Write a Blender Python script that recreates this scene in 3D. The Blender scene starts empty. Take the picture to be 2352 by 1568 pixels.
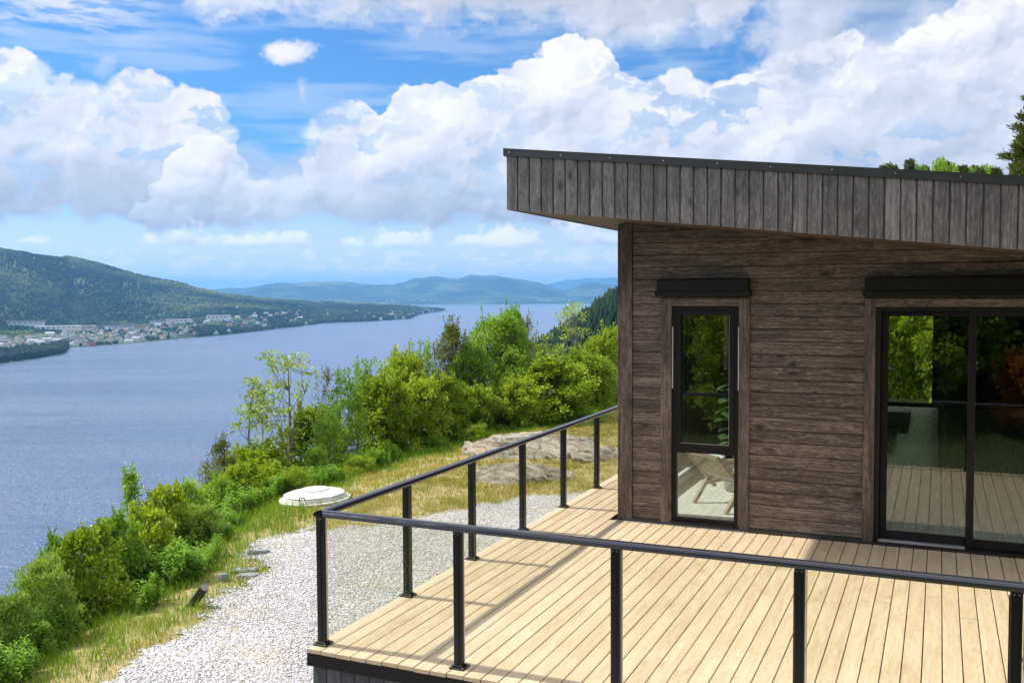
import bpy, math, random
import numpy as np
from mathutils import Vector, Matrix
R = math.radians
scene = bpy.context.scene
C = scene.collection

# ------------------------------------------------------------------ camera
F_PX, PIC_W = 2198.5, 2352.0
cam_d = bpy.data.cameras.new('camera')
cam_d.sensor_width = 36.0
cam_d.lens = 36.0 * F_PX / PIC_W
cam_d.clip_start = 0.1
cam_d.clip_end = 90000.0
cam = bpy.data.objects.new('camera', cam_d)
C.objects.link(cam)
CAM = Vector((3.2994, -10.3815, 2.5729))
yaw, pitch, roll = 0.4202, 0.0487, -0.0055
fw = Vector((-math.sin(yaw) * math.cos(pitch), math.cos(yaw) * math.cos(pitch), -math.sin(pitch)))
rt = Vector((math.cos(yaw), math.sin(yaw), 0.0))
up = rt.cross(fw)
r2 = rt * math.cos(roll) + up * math.sin(roll)
u2 = -rt * math.sin(roll) + up * math.cos(roll)
m = Matrix((r2, u2, -fw)).transposed().to_4x4()
m.translation = CAM
cam.matrix_world = m
scene.camera = cam

# ------------------------------------------------------------------ render / exposure
scene.render.engine = 'CYCLES'
scene.view_settings.view_transform = 'Standard'
scene.view_settings.look = 'None'
scene.view_settings.exposure = 0.50
scene.view_settings.gamma = 1.0
cy = scene.cycles
cy.max_bounces = 7
cy.diffuse_bounces = 2
cy.glossy_bounces = 3
cy.transmission_bounces = 4
cy.transparent_max_bounces = 14
cy.volume_bounces = 0
cy.caustics_reflective = False
cy.caustics_refractive = False
cy.sample_clamp_indirect = 6.0
cy.use_denoising = True

# ------------------------------------------------------------------ node helper
class G:
    """small expression builder over a node tree"""
    def __init__(s, nt): s.nt = nt
    def new(s, t, **kw):
        n = s.nt.nodes.new(t)
        for k, v in kw.items(): setattr(n, k, v)
        return n
    def put(s, sock, v):
        if isinstance(v, (int, float)): sock.default_value = v
        elif isinstance(v, (tuple, list)):
            v = tuple(v)
            if len(sock.default_value) == 4 and len(v) == 3: v = v + (1.0,)
            sock.default_value = v
        else: s.nt.links.new(v, sock)
    def m(s, op, a, b=None, c=None, clamp=False):
        n = s.new('ShaderNodeMath', operation=op, use_clamp=clamp)
        s.put(n.inputs[0], a)
        if b is not None: s.put(n.inputs[1], b)
        if c is not None: s.put(n.inputs[2], c)
        return n.outputs[0]
    def add(s, a, b): return s.m('ADD', a, b)
    def sub(s, a, b): return s.m('SUBTRACT', a, b)
    def mul(s, a, b): return s.m('MULTIPLY', a, b)
    def div(s, a, b): return s.m('DIVIDE', a, b)
    def mx(s, a, b): return s.m('MAXIMUM', a, b)
    def mn(s, a, b): return s.m('MINIMUM', a, b)
    def sat(s, a): return s.m('ADD', a, 0.0, clamp=True)
    def vm(s, op, a, b=None, scale=None):
        n = s.new('ShaderNodeVectorMath', operation=op)
        s.put(n.inputs[0], a)
        if b is not None: s.put(n.inputs[1], b)
        if scale is not None: s.put(n.inputs['Scale'], scale)
        return n.outputs['Value'] if op in ('LENGTH', 'DOT_PRODUCT') else n.outputs[0]
    def sep(s, v):
        n = s.new('ShaderNodeSeparateXYZ'); s.put(n.inputs[0], v); return n.outputs
    def comb(s, x, y, z):
        n = s.new('ShaderNodeCombineXYZ')
        for i, v in enumerate((x, y, z)): s.put(n.inputs[i], v)
        return n.outputs[0]
    def step(s, x, a, b, lo=0.0, hi=1.0, kind='SMOOTHSTEP'):
        n = s.new('ShaderNodeMapRange', interpolation_type=kind)
        s.put(n.inputs[0], x); s.put(n.inputs[1], a); s.put(n.inputs[2], b)
        s.put(n.inputs[3], lo); s.put(n.inputs[4], hi)
        return n.outputs[0]
    def noise(s, v, scale=1.0, detail=4.0, rough=0.5, dist=0.0, lac=2.0, col=False):
        n = s.new('ShaderNodeTexNoise')
        s.put(n.inputs['Vector'], v); s.put(n.inputs['Scale'], scale); s.put(n.inputs['Detail'], detail)
        s.put(n.inputs['Roughness'], rough); s.put(n.inputs['Distortion'], dist); s.put(n.inputs['Lacunarity'], lac)
        return n.outputs['Color'] if col else n.outputs['Fac']
    def voro(s, v, scale=1.0, feature='F1', rnd=1.0, out='Distance', **kw):
        n = s.new('ShaderNodeTexVoronoi', feature=feature)
        s.put(n.inputs['Vector'], v); s.put(n.inputs['Scale'], scale); s.put(n.inputs['Randomness'], rnd)
        for k, v2 in kw.items(): s.put(n.inputs[k], v2)
        return n.outputs[out]
    def mix(s, f, a, b, blend='MIX'):
        n = s.new('ShaderNodeMix', data_type='RGBA', blend_type=blend)
        s.put(n.inputs[0], f); s.put(n.inputs[6], a); s.put(n.inputs[7], b)
        return n.outputs[2]
    def ramp(s, f, stops, interp='LINEAR'):
        n = s.new('ShaderNodeValToRGB'); n.color_ramp.interpolation = interp
        el = n.color_ramp.elements
        while len(el) < len(stops): el.new(0.5)
        for e, (p, c) in zip(el, stops):
            e.position = p; e.color = tuple(c) + (1.0,) if len(c) == 3 else c
        s.put(n.inputs[0], f)
        return n.outputs[0]

# ------------------------------------------------------------------ sun and sky
SUN_VEC = Vector((-0.87, -0.055, 1.0)).normalized()      # towards the sun
sun_el = math.asin(SUN_VEC.z)
sun_az = math.atan2(SUN_VEC.x, SUN_VEC.y)                # from +y clockwise
sd = bpy.data.lights.new('sun', 'SUN'); sd.energy = 4.4; sd.angle = R(1.0); sd.color = (1.0, 0.95, 0.87)
sun = bpy.data.objects.new('sun', sd); C.objects.link(sun)
sun.rotation_euler = SUN_VEC.to_track_quat('Z', 'Y').to_euler()
sun.location = (-40, -10, 60)

T1 = [(-53.01,12.64),(-51.82,12.62),(-50.91,12.65),(-50.3,12.54),(-49.54,12.02),(-48.44,11.52),(-47.15,11.31),(-46.5,11.31),(-45.71,12.0),(-44.81,12.03),(-43.86,11.91),(-43.34,11.71),(-42.55,11.3),(-41.61,11.2),(-41.05,10.6),(-40.65,9.9),(-40.4,9.2),(-40.0,8.6),(-39.4,8.1),(-38.6,7.9),(-37.6,8.0),(-36.6,8.2),(-35.9,8.5),(-35.55,10.1),(-34.98,10.44),(-33.86,10.47),(-33.4,10.92),(-33.05,10.78),(-32.99,9.61),(-32.36,9.94),(-31.47,10.52),(-30.95,10.95),(-30.44,11.08),(-29.93,11.69),(-28.9,11.83),(-27.96,11.74),(-27.55,11.11),(-26.93,11.31),(-26.34,11.6),(-26.0,12.33),(-24.92,12.38),(-24.4,13.06),(-23.34,13.34),(-23.14,14.01),(-22.59,14.36),(-21.56,14.56),(-20.8,14.5),(-19.64,14.31),(-19.06,14.13),(-18.75,13.33),(-17.99,12.59),(-16.97,11.96),(-15.96,12.17),(-14.95,12.56),(-14.2,12.39),(-12.96,11.93),(-11.6,11.79),(-10.74,11.58),(-10.01,12.14),(-9.3,12.9),(-8.2,13.6),(-6.6,13.6),(-5.2,13.9),(-3.85,13.2),(-2.3,13.0),(-1.38,13.6),(-0.19,14.16),(1.2,14.2),(1.7,14.69),(1.93,15.93),(2.6,16.9),(5.09,17.6),(8,17),(12,15)]
TUR = [(-60,0),(-46.6,0),(-46.0,3.9),(-45.2,4.8),(-44.3,5.5),(-43.5,6.3),(-42.9,7.2),(-42.5,8.2),(-41.9,8.75),(-41.3,8.95),(-40.8,8.5),(-40.3,7.7),(-39.6,7.0),(-38.9,6.4),(-38.0,5.2),(-37.0,4.4),(-36,0),(12,0)]
B1 = [(-53.28,3.59),(-50.85,3.67),(-49.59,4.08),(-46.56,4.23),(-45.0,3.78),(-40.58,3.86),(-38.65,4.13),(-37.68,3.89),(-35.7,4.42),(-33.2,4.06),(-28.59,4.2),(-23.42,4.16),(-17.74,4.13),(5.36,3.0),(12,3.0)]
CB = [(-52.98,18.5),(-45,18.5),(-43.58,16.9),(-42.45,15.9),(-41.56,15.03),(-40.36,15.04),(-39.1,15.31),(-36.57,15.7),(-34.65,15.73),(-32.71,15.39),(-30.09,15.2),(-28.11,14.95),(-26.44,15.39),(-24.28,15.3),(-22.07,15.37),(-20.03,14.56),(-18.75,13.69),(-18.09,13.41),(-17.23,13.7),(-16.54,14.08),(-14.63,14.35),(-13.39,14.87),(-12.64,14.02),(-11.51,14.19),(-10.54,14.96),(-9.92,15.83),(-9.33,17.58),(-7,18.6),(12,18.8)]

# ------------------------------------------------------------------ clouds: computed once on an azimuth / elevation grid (degrees)
def vnoise(x, y, seed=0):
    xi = np.floor(x).astype(np.int64); yi = np.floor(y).astype(np.int64)
    fx = x - xi; fy = y - yi
    fx = fx * fx * fx * (fx * (fx * 6 - 15) + 10); fy = fy * fy * fy * (fy * (fy * 6 - 15) + 10)
    def hsh(i, j):
        n = (i * 374761393 + j * 668265263 + seed * 974711) & 0xffffffff
        n = ((n ^ (n >> 13)) * 1274126177) & 0xffffffff
        n = ((n ^ (n >> 16)) * 2246822519) & 0xffffffff
        return ((n ^ (n >> 15)) & 0xffffff) / float(0xffffff)
    a = hsh(xi, yi); b = hsh(xi + 1, yi); c = hsh(xi, yi + 1); d = hsh(xi + 1, yi + 1)
    return (a + (b - a) * fx) * (1 - fy) + (c + (d - c) * fx) * fy
def fbm2(x, y, oct=5, ro=0.5, seed=0):
    s = 0; a = 1.0; t = 0
    ca, sa = 0.8, 0.6
    for o in range(oct):
        s = s + a * vnoise(x, y, seed + o * 17); t += a
        x, y = (x * ca - y * sa) * 2.03 + 13.7, (x * sa + y * ca) * 2.03 + 7.1
        a *= ro
    return s / t
def sstep(x, a, b):
    t = np.clip((x - a) / (b - a), 0, 1); return t * t * (3 - 2 * t)

SKY_A0, SKY_A1, SKY_E0, SKY_E1 = -60.0, 14.0, -1.0, 19.0
def make_clouds():
    W, H = 1776, 480
    A, E = np.meshgrid(np.linspace(SKY_A0, SKY_A1, W), np.linspace(SKY_E0, SKY_E1, H))
    wx = fbm2(A * 0.5, E * 0.6, 5, 0.55, 3) - 0.5; wy = fbm2(A * 0.5, E * 0.6, 5, 0.55, 91) - 0.5
    fx = fbm2(A * 2.2, E * 2.6, 4, 0.6, 5) - 0.5; fy = fbm2(A * 2.2, E * 2.6, 4, 0.6, 55) - 0.5
    Aw = A + wx * 1.5 + fx * 0.45; Ew = E + wy * 1.0 + fy * 0.40
    n1 = fbm2(Aw * 0.28, Ew * 0.42, 6, 0.5, 7)            # large soft forms
    n1L = fbm2((Aw - 0.8) * 0.28, (Ew + 0.9) * 0.42, 6, 0.5, 7)
    n2 = fbm2(Aw * 0.9, Ew * 1.2, 5, 0.55, 11)
    n2L = fbm2((Aw - 0.28) * 0.9, (Ew + 0.28) * 1.2, 5, 0.55, 11)
    relief = (n1 - n1L) * 3.2 + (n2 - n2L) * 1.3
    def cur(pts, a): p = np.array(pts); return np.interp(a, p[:, 0], p[:, 1])
    rng = np.random.RandomState(4)
    def puffs(n, top, base, a0, a1, rmin, rmax, inset=0.75):
        """union of rounded lobes under an outline: returns height and shade"""
        Hh = np.full(A.shape, -1.0)
        for k in range(n):
            r = rmin + (rmax - rmin) * rng.rand() ** 2.2
            ca = a0 + (a1 - a0) * rng.rand()
            if -40.6 < ca < -35.4 and rmax > 1.5: continue
            t = cur(top, ca); b = cur(base, ca)
            if t - b < r * 1.2: continue
            u = rng.rand() ** (2.2 if k % 3 else 0.8)
            ce = t - r * inset - (t - b - 1.4 * r) * u
            if ce - r * 0.5 < b: ce = b + r * 0.5
            i0 = int((ce - r * 1.6 - 1.2 - SKY_E0) / (SKY_E1 - SKY_E0) * H); i1 = int((ce + r * 1.6 + 1.2 - SKY_E0) / (SKY_E1 - SKY_E0) * H)
            j0 = int((ca - r * 1.6 - 1.2 - SKY_A0) / (SKY_A1 - SKY_A0) * W); j1 = int((ca + r * 1.6 + 1.2 - SKY_A0) / (SKY_A1 - SKY_A0) * W)
            i0, j0 = max(i0, 0), max(j0, 0)
            if i1 <= i0 or j1 <= j0: continue
            sl = (slice(i0, i1), slice(j0, j1))
            d2 = ((Aw[sl] - ca) ** 2 + ((Ew[sl] - ce) * 1.05) ** 2) / (r * r)
            hh = np.where(d2 < 1, np.sqrt(np.maximum(1 - d2, 0)) * r + 0.25 * rng.rand(), -1.0 + 0 * d2)
            hh = np.where(d2 < 1, hh, (1 - np.sqrt(d2)) * r)
            Hh[sl] = np.maximum(Hh[sl], hh)
        return Hh
    def blur(a, k):
        for ax in (0, 1):
            s = 0
            for q in range(-k, k + 1): s = s + np.roll(a, q, ax) * (1 - abs(q) / (k + 1.0))
            a = s / (k + 1.0)
        return a
    Hh = puffs(1500, T1, B1, -60, 14, 0.35, 1.9)
    Hs = blur(Hh, 3)
    gy, gx = np.gradient(Hs); gx *= W / (SKY_A1 - SKY_A0); gy *= H / (SKY_E1 - SKY_E0)
    lobe = (-gx * -0.6 - gy * 0.8) / np.sqrt(1 + gx * gx + gy * gy)     # light from upper left
    lobe = blur(lobe, 2)
    top = cur(T1, A + wx * 1.6 + fx * 0.5); base = cur(B1, A)
    softr = 0.25 + 2.0 * sstep(A, -12, -8)
    dtop = top - E - (wy * 1.2 + fy * 0.6)
    edge = (n2 - 0.5)
    vw = sstep(A + wx * 2, -41.2, -39.8) * sstep(A + wx * 2, -34.6, -35.8)
    db = E - base + (n1 - 0.5) * 1.6 + edge * 1.0
    crisp = np.clip(np.exp(-((A + 21.4) / 3.6) ** 2) + .75 * np.exp(-((A + 29.5) / 3.0) ** 2) + .55 * np.exp(-((A + 49) / 4.0) ** 2) + .8 * np.exp(-((A - 3) / 2.5) ** 2), 0, 1)
    soft = 0.16 + (1 - crisp) * (0.35 + 1.5 * sstep(n1, .40, .62))
    gap = sstep(fbm2(Aw * 0.55 + 40, Ew * 0.9, 5, .55, 131) + .10 * sstep(top - E, 3.5, 0.3), .56, .70) * (1 - crisp) * sstep(E - base, .8, 2.2)
    aA = (1 - .55 * gap) * np.maximum(sstep(Hs + edge * 0.9 + (fx + fy) * 0.35, -0.16, soft), sstep(dtop, 0.5 + .5 * (1 - crisp), 1.3 + softr) * (1 - vw * (1 - 0.75 * sstep(E + (n1 - .5) * 5 + edge * 2, 8.2, 5.6)))) * sstep(db, -0.3, 0.5)
    def puff(a0, e0, ra, re, amp=0.7, soft=0.5):
        v = np.sqrt(((A - a0) / ra) ** 2 + ((E - e0) / re) ** 2)
        return sstep(1 - v + edge * amp * 1.6 + (n1 - .5) * amp * 1.4 + (fx + fy) * 0.3 * amp, 0.0, soft)
    h = np.clip((E - base) / np.maximum(top - base, 0.5), 0, 1)
    bA = 0.20 + 0.52 * h + 0.23 * relief + (.04 + 0.12 * crisp) * lobe
    bA += 0.34 * puff(-21.3, 13.2, 4.0, 2.0, .5, 1.0) + 0.30 * puff(-28.6, 10.8, 2.0, 1.6, .6, 1.0) + 0.20 * puff(-32.5, 9.0, 1.6, 1.2, .6, 1.0)
    bA += 0.40 * puff(-4.5, 11.8, 1.0, 1.7, .9, .8) + 0.30 * puff(-9.3, 8.3, 1.6, 1.5, .9, 1.4) + 0.5 * puff(3.8, 16.3, 2.0, 2.2, .5, .8) + 0.25 * puff(-0.5, 13.9, 3.0, .7, .6, .8)
    bA += .06
    bA -= 0.34 * puff(-47.5, 6.7, 5.5, 2.3, .8, 1.6) + 0.34 * puff(0.2, 10.3, 4.6, 1.5, .8, 1.4) + 0.26 * puff(-22, 5.0, 6.5, 1.0, .7, 1.2) + 0.22 * puff(-3, 6.6, 6.5, 2.0, .7, 1.2)
    bA += 0.16 * puff(-49, 11.3, 6, 1.0, .8, 1.2) + 0.14 * puff(-43, 9.5, 3, 1.2, .8, 1.2)
    bA -= 0.18 * sstep(E - base, 1.6, 0.0)
    bA += 0.12 * sstep(Hs, 0.5, 0.05) * sstep(h, 0.3, 0.8)
    HT = puffs(260, TUR, B1, -47, -36.5, 0.3, 1.1); HTs = blur(HT, 3)
    gy, gx = np.gradient(HTs); gx *= W / (SKY_A1 - SKY_A0); gy *= H / (SKY_E1 - SKY_E0)
    lobT = blur((gx * 0.6 - gy * 0.8) / np.sqrt(1 + gx * gx + gy * gy), 2)
    aT = sstep(HTs + edge * 0.4, -0.1, 0.2) * sstep(db, -0.3, 0.5) * sstep(A, -36.3, -38.5)
    bT = 0.38 + 0.35 * sstep(E, 4.0, 8.5) + 0.20 * relief + 0.18 * lobT - 0.15 * sstep(E, 5.4, 4.0)
    aV = sstep(A, -42.5, -39.5) * sstep(A, -33, -36) * sstep(E + edge * 2.4 + (n1 - .5) * 3, 8.9, 6.6) * sstep(db, -0.3, 0.6) * np.clip(0.95 + (n1 - .5) * 1.2, 0, 1)
    bV = 0.42 + 0.2 * relief - 0.1 * sstep(E, 6, 4)
    cb = cur(CB, A + wx * 1.2)
    aC = sstep(E - cb + edge * 2.2 + (n1 - .5) * 1.2, -0.5, 1.7)
    bC = 0.50 + 0.18 * relief - 0.34 * sstep(E, 14.8, 17.6) * sstep(A, -40, -31) + 0.3 * sstep(A, -34, -46)
    tD = 16.9 - 1.2 * sstep(A, -9, 1)
    aD = sstep(A + edge * 3, -11.2, -8.2) * np.maximum(sstep(E + edge * 3 + (n1 - .5) * 3, tD + 1.6, tD - 2.0), 0.9 * sstep(A + edge * 2, -1.5, -4.5)) * np.clip(0.92 + (n1 - .5) * 1.6, 0.4, 1)
    aD *= sstep(E - 8 + 0 * A, 0, 2)
    bD = 0.40 + 0.22 * relief
    small = puff(-36.95, 13.75, 1.9, 0.8, 0.5, 0.6); wisp = 0.5 * puff(-36.2, 11.7, 0.45, 0.9, 0.9, 1.4)
    wisp = np.maximum(wisp, 0.4 * puff(-47.2, 12.2, 1.0, 0.7, .9, 1.6))
    row = np.zeros_like(A)
    rb = 2.85
    for (a0, e0, ra, re) in [(-42.2,3.1,2.1,0.8),(-45.0,3.05,0.8,0.5),(-37.2,3.15,2.4,0.85),(-30.8,3.15,2.3,0.85),(-24.6,3.2,3.0,0.95),(-19.0,3.35,2.9,1.15),(-50.5,3.15,0.9,0.4),(-33.6,3.05,.8,.35),(-39.6,3.05,.7,.3),(-27.6,3.1,.9,.4),(-52.5,5.2,.3,.1)]:
        v = np.sqrt(((A - a0) / ra) ** 2 + (np.maximum(E - rb, 0) / (re * 1.5)) ** 2)
        f = sstep(1 - v + edge * 1.1 + (n1 - .5) * .8 + fx * .4, 0.0, 0.5) * sstep(E, rb - 0.12 + edge * .3, rb + 0.18 + edge * .3)
        row = np.maximum(row, f)
    for (a0, e0, ra, re) in [(-20.6,2.2,0.75,0.42),(-22.6,2.1,0.6,0.32),(-18.2,2.15,0.7,0.42),(-24.6,2.35,0.35,0.22),(-36.0,2.35,0.55,0.62),(-36.6,1.65,0.9,0.35),(-42.0,1.95,0.8,0.5),(-39.8,1.35,1.1,.25),(-46.2,1.9,.8,.35),(-25,1.6,1.2,.3),(-29.5,1.65,.8,.4),(-33.5,1.7,1.0,.35),(-21.4,1.4,1.3,.3),(-42.3,1.3,.9,.2)]:
        row = np.maximum(row, puff(a0, e0, ra, re, 0.7, 0.9) * 0.85)
    lown = fbm2(A * 0.9, E * 2.4, 5, 0.6, 31)
    low = sstep(lown, 0.52, 0.68) * sstep(E, 3.0, 2.0) * sstep(E, 0.0, 0.6) * 0.95
    cir = fbm2((A + wx) * 0.28 + E * .12, (E + wy * .5) * 1.6, 5, 0.6, 41)
    cm = sstep(A, -40.5, -49) * sstep(E, 12.8, 15)
    aCi = np.clip(cm * (sstep(cir, 0.38, 0.66) * .9 + .8 * sstep(E, 14.8, 16.8)), 0, 1) * (.55 + .5 * n2)
    thin = sstep(fbm2(A * 0.14, E * 1.1, 5, 0.55, 61), 0.46, 0.8) * 0.35
    ST = np.array([0.0, 0.30, 0.55, 0.8, 1.0])
    CR = np.array([[0.50, 0.53, 0.64], [0.67, 0.69, 0.79], [0.84, 0.85, 0.94], [1.03, 1.01, 1.04], [1.12, 1.09, 1.10]])
    def col(b): b = np.clip(b, 0, 1); return np.stack([np.interp(b, ST, CR[:, k]) for k in range(3)], -1)
    img = np.zeros(A.shape + (4,))                        # premultiplied cloud colour and coverage
    def over(a, rgb):
        a = np.clip(a, 0, 1)[..., None]; rgb = np.broadcast_to(rgb, A.shape + (3,))
        img[..., :3] = img[..., :3] * (1 - a) + rgb * a
        img[..., 3:] = img[..., 3:] * (1 - a) + a
    over(0.82 * sstep(E, 7.5, 0.8) , np.array((1.12, 1.13, 1.18))); over(thin, np.array((0.75, 0.86, 1.0))); over(aCi, np.array((0.93, 0.95, 1.04)))
    over(aC, col(bC)); over(aD * .92, col(bD)); over(low, np.array((1.22, 1.18, 1.2)))
    over(aV, col(bV)); over(aA, col(bA)); over(aT, col(bT)); over(np.maximum(small, wisp), col(0.72 + 0.25 * relief))
    over(row, col(0.80 + 0.3 * relief - 0.25 * sstep(E, 3.3, 2.9) * (E > 2.7)) * 1.12)
    return img

world = bpy.data.worlds.new('World'); scene.world = world; world.use_nodes = True
wt = world.node_tree; wt.nodes.clear(); g = G(wt)
d = g.vm('NORMALIZE', g.new('ShaderNodeTexCoord').outputs['Generated'])
dx, dy, dz = g.sep(d)[:3]
az = g.mul(g.m('ARCTAN2', dx, dy), 180 / math.pi)
el = g.mul(g.m('ARCSINE', dz), 180 / math.pi)
sky = g.new('ShaderNodeTexSky'); sky.sky_type = 'NISHITA'; sky.sun_disc = False
sky.sun_elevation = sun_el; sky.sun_rotation = sun_az; sky.altitude = 100; sky.air_density = 1.0; sky.dust_density = 0.2; sky.ozone_density = 2.0
skyc = g.mix(1.0, sky.outputs[0], (0.050, 0.096, 0.142), 'MULTIPLY')   # the physical sky, strength about 0.13
arr = make_clouds()[..., :].astype(np.float32)
im = bpy.data.images.new('clouds', arr.shape[1], arr.shape[0], alpha=True, float_buffer=True)
im.colorspace_settings.name = 'Non-Color'; im.alpha_mode = 'CHANNEL_PACKED'
im.pixels.foreach_set(arr.ravel()); im.update(); im.pack()
tex = g.new('ShaderNodeTexImage', interpolation='Linear', extension='EXTEND'); tex.image = im
uu = g.step(az, SKY_A0, SKY_A1, 0, 1, 'LINEAR'); vv = g.step(el, SKY_E0, SKY_E1, 0, 1, 'LINEAR')
g.put(tex.inputs[0], g.comb(uu, vv, 0))
# the rest of the sky, unseen: broken cloud, overbright to lift ambient light
oth = g.noise(g.vm('MULTIPLY', d, (1, 1, 2.2)), 2.6, 4, 0.55)
oc = g.mul(g.step(oth, 0.36, 0.52), 0.92)
ocol = g.mix(g.step(oth, 0.5, 0.75), (1.75, 1.70, 1.72), (1.15, 1.18, 1.28))
inside = g.mul(g.mul(g.step(az, -64.0, -59.0), g.step(az, 17.0, 13.0)), g.step(el, 24.0, 18.0))
ca = g.mix(inside, oc, tex.outputs[1])
cpre = g.mix(1.0, g.mix(1.0, skyc, g.vm('SUBTRACT', (1, 1, 1), ca), 'MULTIPLY'), g.mix(inside, g.mix(1.0, ocol, oc, 'MULTIPLY'), tex.outputs[0]), 'ADD')
bg = g.new('ShaderNodeBackground'); g.put(bg.inputs[0], cpre); bg.inputs[1].default_value = 0.70
wo = g.new('ShaderNodeOutputWorld'); wt.links.new(bg.outputs[0], wo.inputs[0])
world.cycles.sampling_method = 'MANUAL'; world.cycles.sample_map_resolution = 1024

# ================================================================== helpers: meshes and tags
def tag(o, label=None, cat=None, group=None, kind=None):
    if label: o['label'] = label
    if cat: o['category'] = cat
    if group: o['group'] = group
    if kind: o['kind'] = kind
    return o
def empty(name, loc=(0, 0, 0), rz=0.0):
    o = bpy.data.objects.new(name, None); C.objects.link(o)
    o.location = loc; o.rotation_euler = (0, 0, rz); o.empty_display_size = 0.2
    return o
def link_mesh(name, me, parent=None, loc=(0, 0, 0), rz=0.0, scale=(1, 1, 1)):
    o = bpy.data.objects.new(name, me); C.objects.link(o)
    o.location = loc; o.rotation_euler = (0, 0, rz); o.scale = scale
    if parent: o.parent = parent
    return o
def np_mesh(name, verts, faces, mat, smooth=False, mats=None, midx=None):
    """verts (n,3) array, faces (m,k) int array"""
    me = bpy.data.meshes.new(name)
    verts = np.asarray(verts, np.float32); faces = np.asarray(faces, np.int32)
    k = faces.shape[1]
    me.vertices.add(len(verts)); me.vertices.foreach_set('co', verts.ravel())
    me.loops.add(faces.size); me.loops.foreach_set('vertex_index', faces.ravel())
    me.polygons.add(len(faces)); me.polygons.foreach_set('loop_start', np.arange(0, faces.size, k, dtype=np.int32))
    me.polygons.foreach_set('loop_total', np.full(len(faces), k, np.int32))
    if smooth: me.polygons.foreach_set('use_smooth', np.ones(len(faces), bool))
    for mm in (mats or [mat]): me.materials.append(mm)
    if midx is not None: me.polygons.foreach_set('material_index', np.asarray(midx, np.int32))
    me.update(calc_edges=True)
    return me
class MB:
    """collects boxes, prisms and tubes into ONE mesh"""
    def __init__(s): s.v = []; s.f = []; s.mi = []; s.cur = 0
    def _add(s, vs, fs):
        b = len(s.v); s.v += [tuple(v) for v in vs]; s.f += [tuple(i + b for i in f) for f in fs]; s.mi += [s.cur] * len(fs)
    def box(s, x0, x1, y0, y1, z0, z1, M=None):
        vs = [Vector((x, y, z)) for z in (z0, z1) for y in (y0, y1) for x in (x0, x1)]
        if M: vs = [M @ v for v in vs]
        s._add(vs, [(0, 2, 3, 1), (4, 5, 7, 6), (0, 1, 5, 4), (2, 6, 7, 3), (0, 4, 6, 2), (1, 3, 7, 5)])
        return s
    def bbox(s, x0, x1, y0, y1, z0, z1, b=0.003, axis='x', M=None):
        """box with chamfered long edges along axis"""
        if axis == 'x': U = (y0, y1, z0, z1); a0, a1 = x0, x1; mk = lambda a, u, v: Vector((a, u, v))
        elif axis == 'y': U = (x0, x1, z0, z1); a0, a1 = y0, y1; mk = lambda a, u, v: Vector((u, a, v))
        else: U = (x0, x1, y0, y1); a0, a1 = z0, z1; mk = lambda a, u, v: Vector((u, v, a))
        u0, u1, v0, v1 = U
        prof = [(u0 + b, v0), (u1 - b, v0), (u1, v0 + b), (u1, v1 - b), (u1 - b, v1), (u0 + b, v1), (u0, v1 - b), (u0, v0 + b)]
        s.loft([[mk(a0, u, v) for u, v in prof], [mk(a1, u, v) for u, v in prof]], M=M)
        return s
    def loft(s, rings, cap=True, M=None, closed=True):
        n = len(rings[0]); vs = []
        for r in rings: vs += [Vector(v) for v in r]
        if M: vs = [M @ v for v in vs]
        fs = []
        for i in range(len(rings) - 1):
            for j in range(n if closed else n - 1):
                k = (j + 1) % n
                fs.append((i * n + j, i * n + k, (i + 1) * n + k, (i + 1) * n + j))
        if cap:
            fs.append(tuple(range(n - 1, -1, -1))); fs.append(tuple((len(rings) - 1) * n + j for j in range(n)))
        s._add(vs, fs)
        return s
    def tube(s, pts, rad, n=8, cap=True):
        pts = [Vector(p) for p in pts]
        if not isinstance(rad, (list, tuple)): rad = [rad] * len(pts)
        rings = []; prev = None
        for i, p in enumerate(pts):
            t = (pts[min(i + 1, len(pts) - 1)] - pts[max(i - 1, 0)]).normalized()
            a = Vector((0, 0, 1)) if abs(t.z) < 0.95 else Vector((1, 0, 0))
            if prev is not None: a = prev
            u = (a - t * a.dot(t)).normalized(); w = t.cross(u); prev = u
            rings.append([p + (u * math.cos(q) + w * math.sin(q)) * rad[i] for q in [2 * math.pi * k / n for k in range(n)]])
        return s.loft(rings, cap)
    def bar(s, a, b, w, t, upv=(0, 0, 1)):
        """rectangular bar between two points, w sideways, t along up"""
        a, b = Vector(a), Vector(b); d = (b - a).normalized(); u = Vector(upv); sx = d.cross(u).normalized(); u = sx.cross(d)
        q = [(-w / 2, -t / 2), (w / 2, -t / 2), (w / 2, t / 2), (-w / 2, t / 2)]
        return s.loft([[a + sx * i + u * j for i, j in q], [b + sx * i + u * j for i, j in q]])
    def build(s, name, mat, parent=None, smooth=False, mats=None, loc=(0, 0, 0)):
        me = bpy.data.meshes.new(name); me.from_pydata(s.v, [], s.f)
        for mm in (mats or [mat]): me.materials.append(mm)
        if mats: me.polygons.foreach_set('material_index', s.mi)
        if smooth: me.polygons.foreach_set('use_smooth', [True] * len(s.f))
        me.update()
        return link_mesh(name, me, parent, loc)

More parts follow.
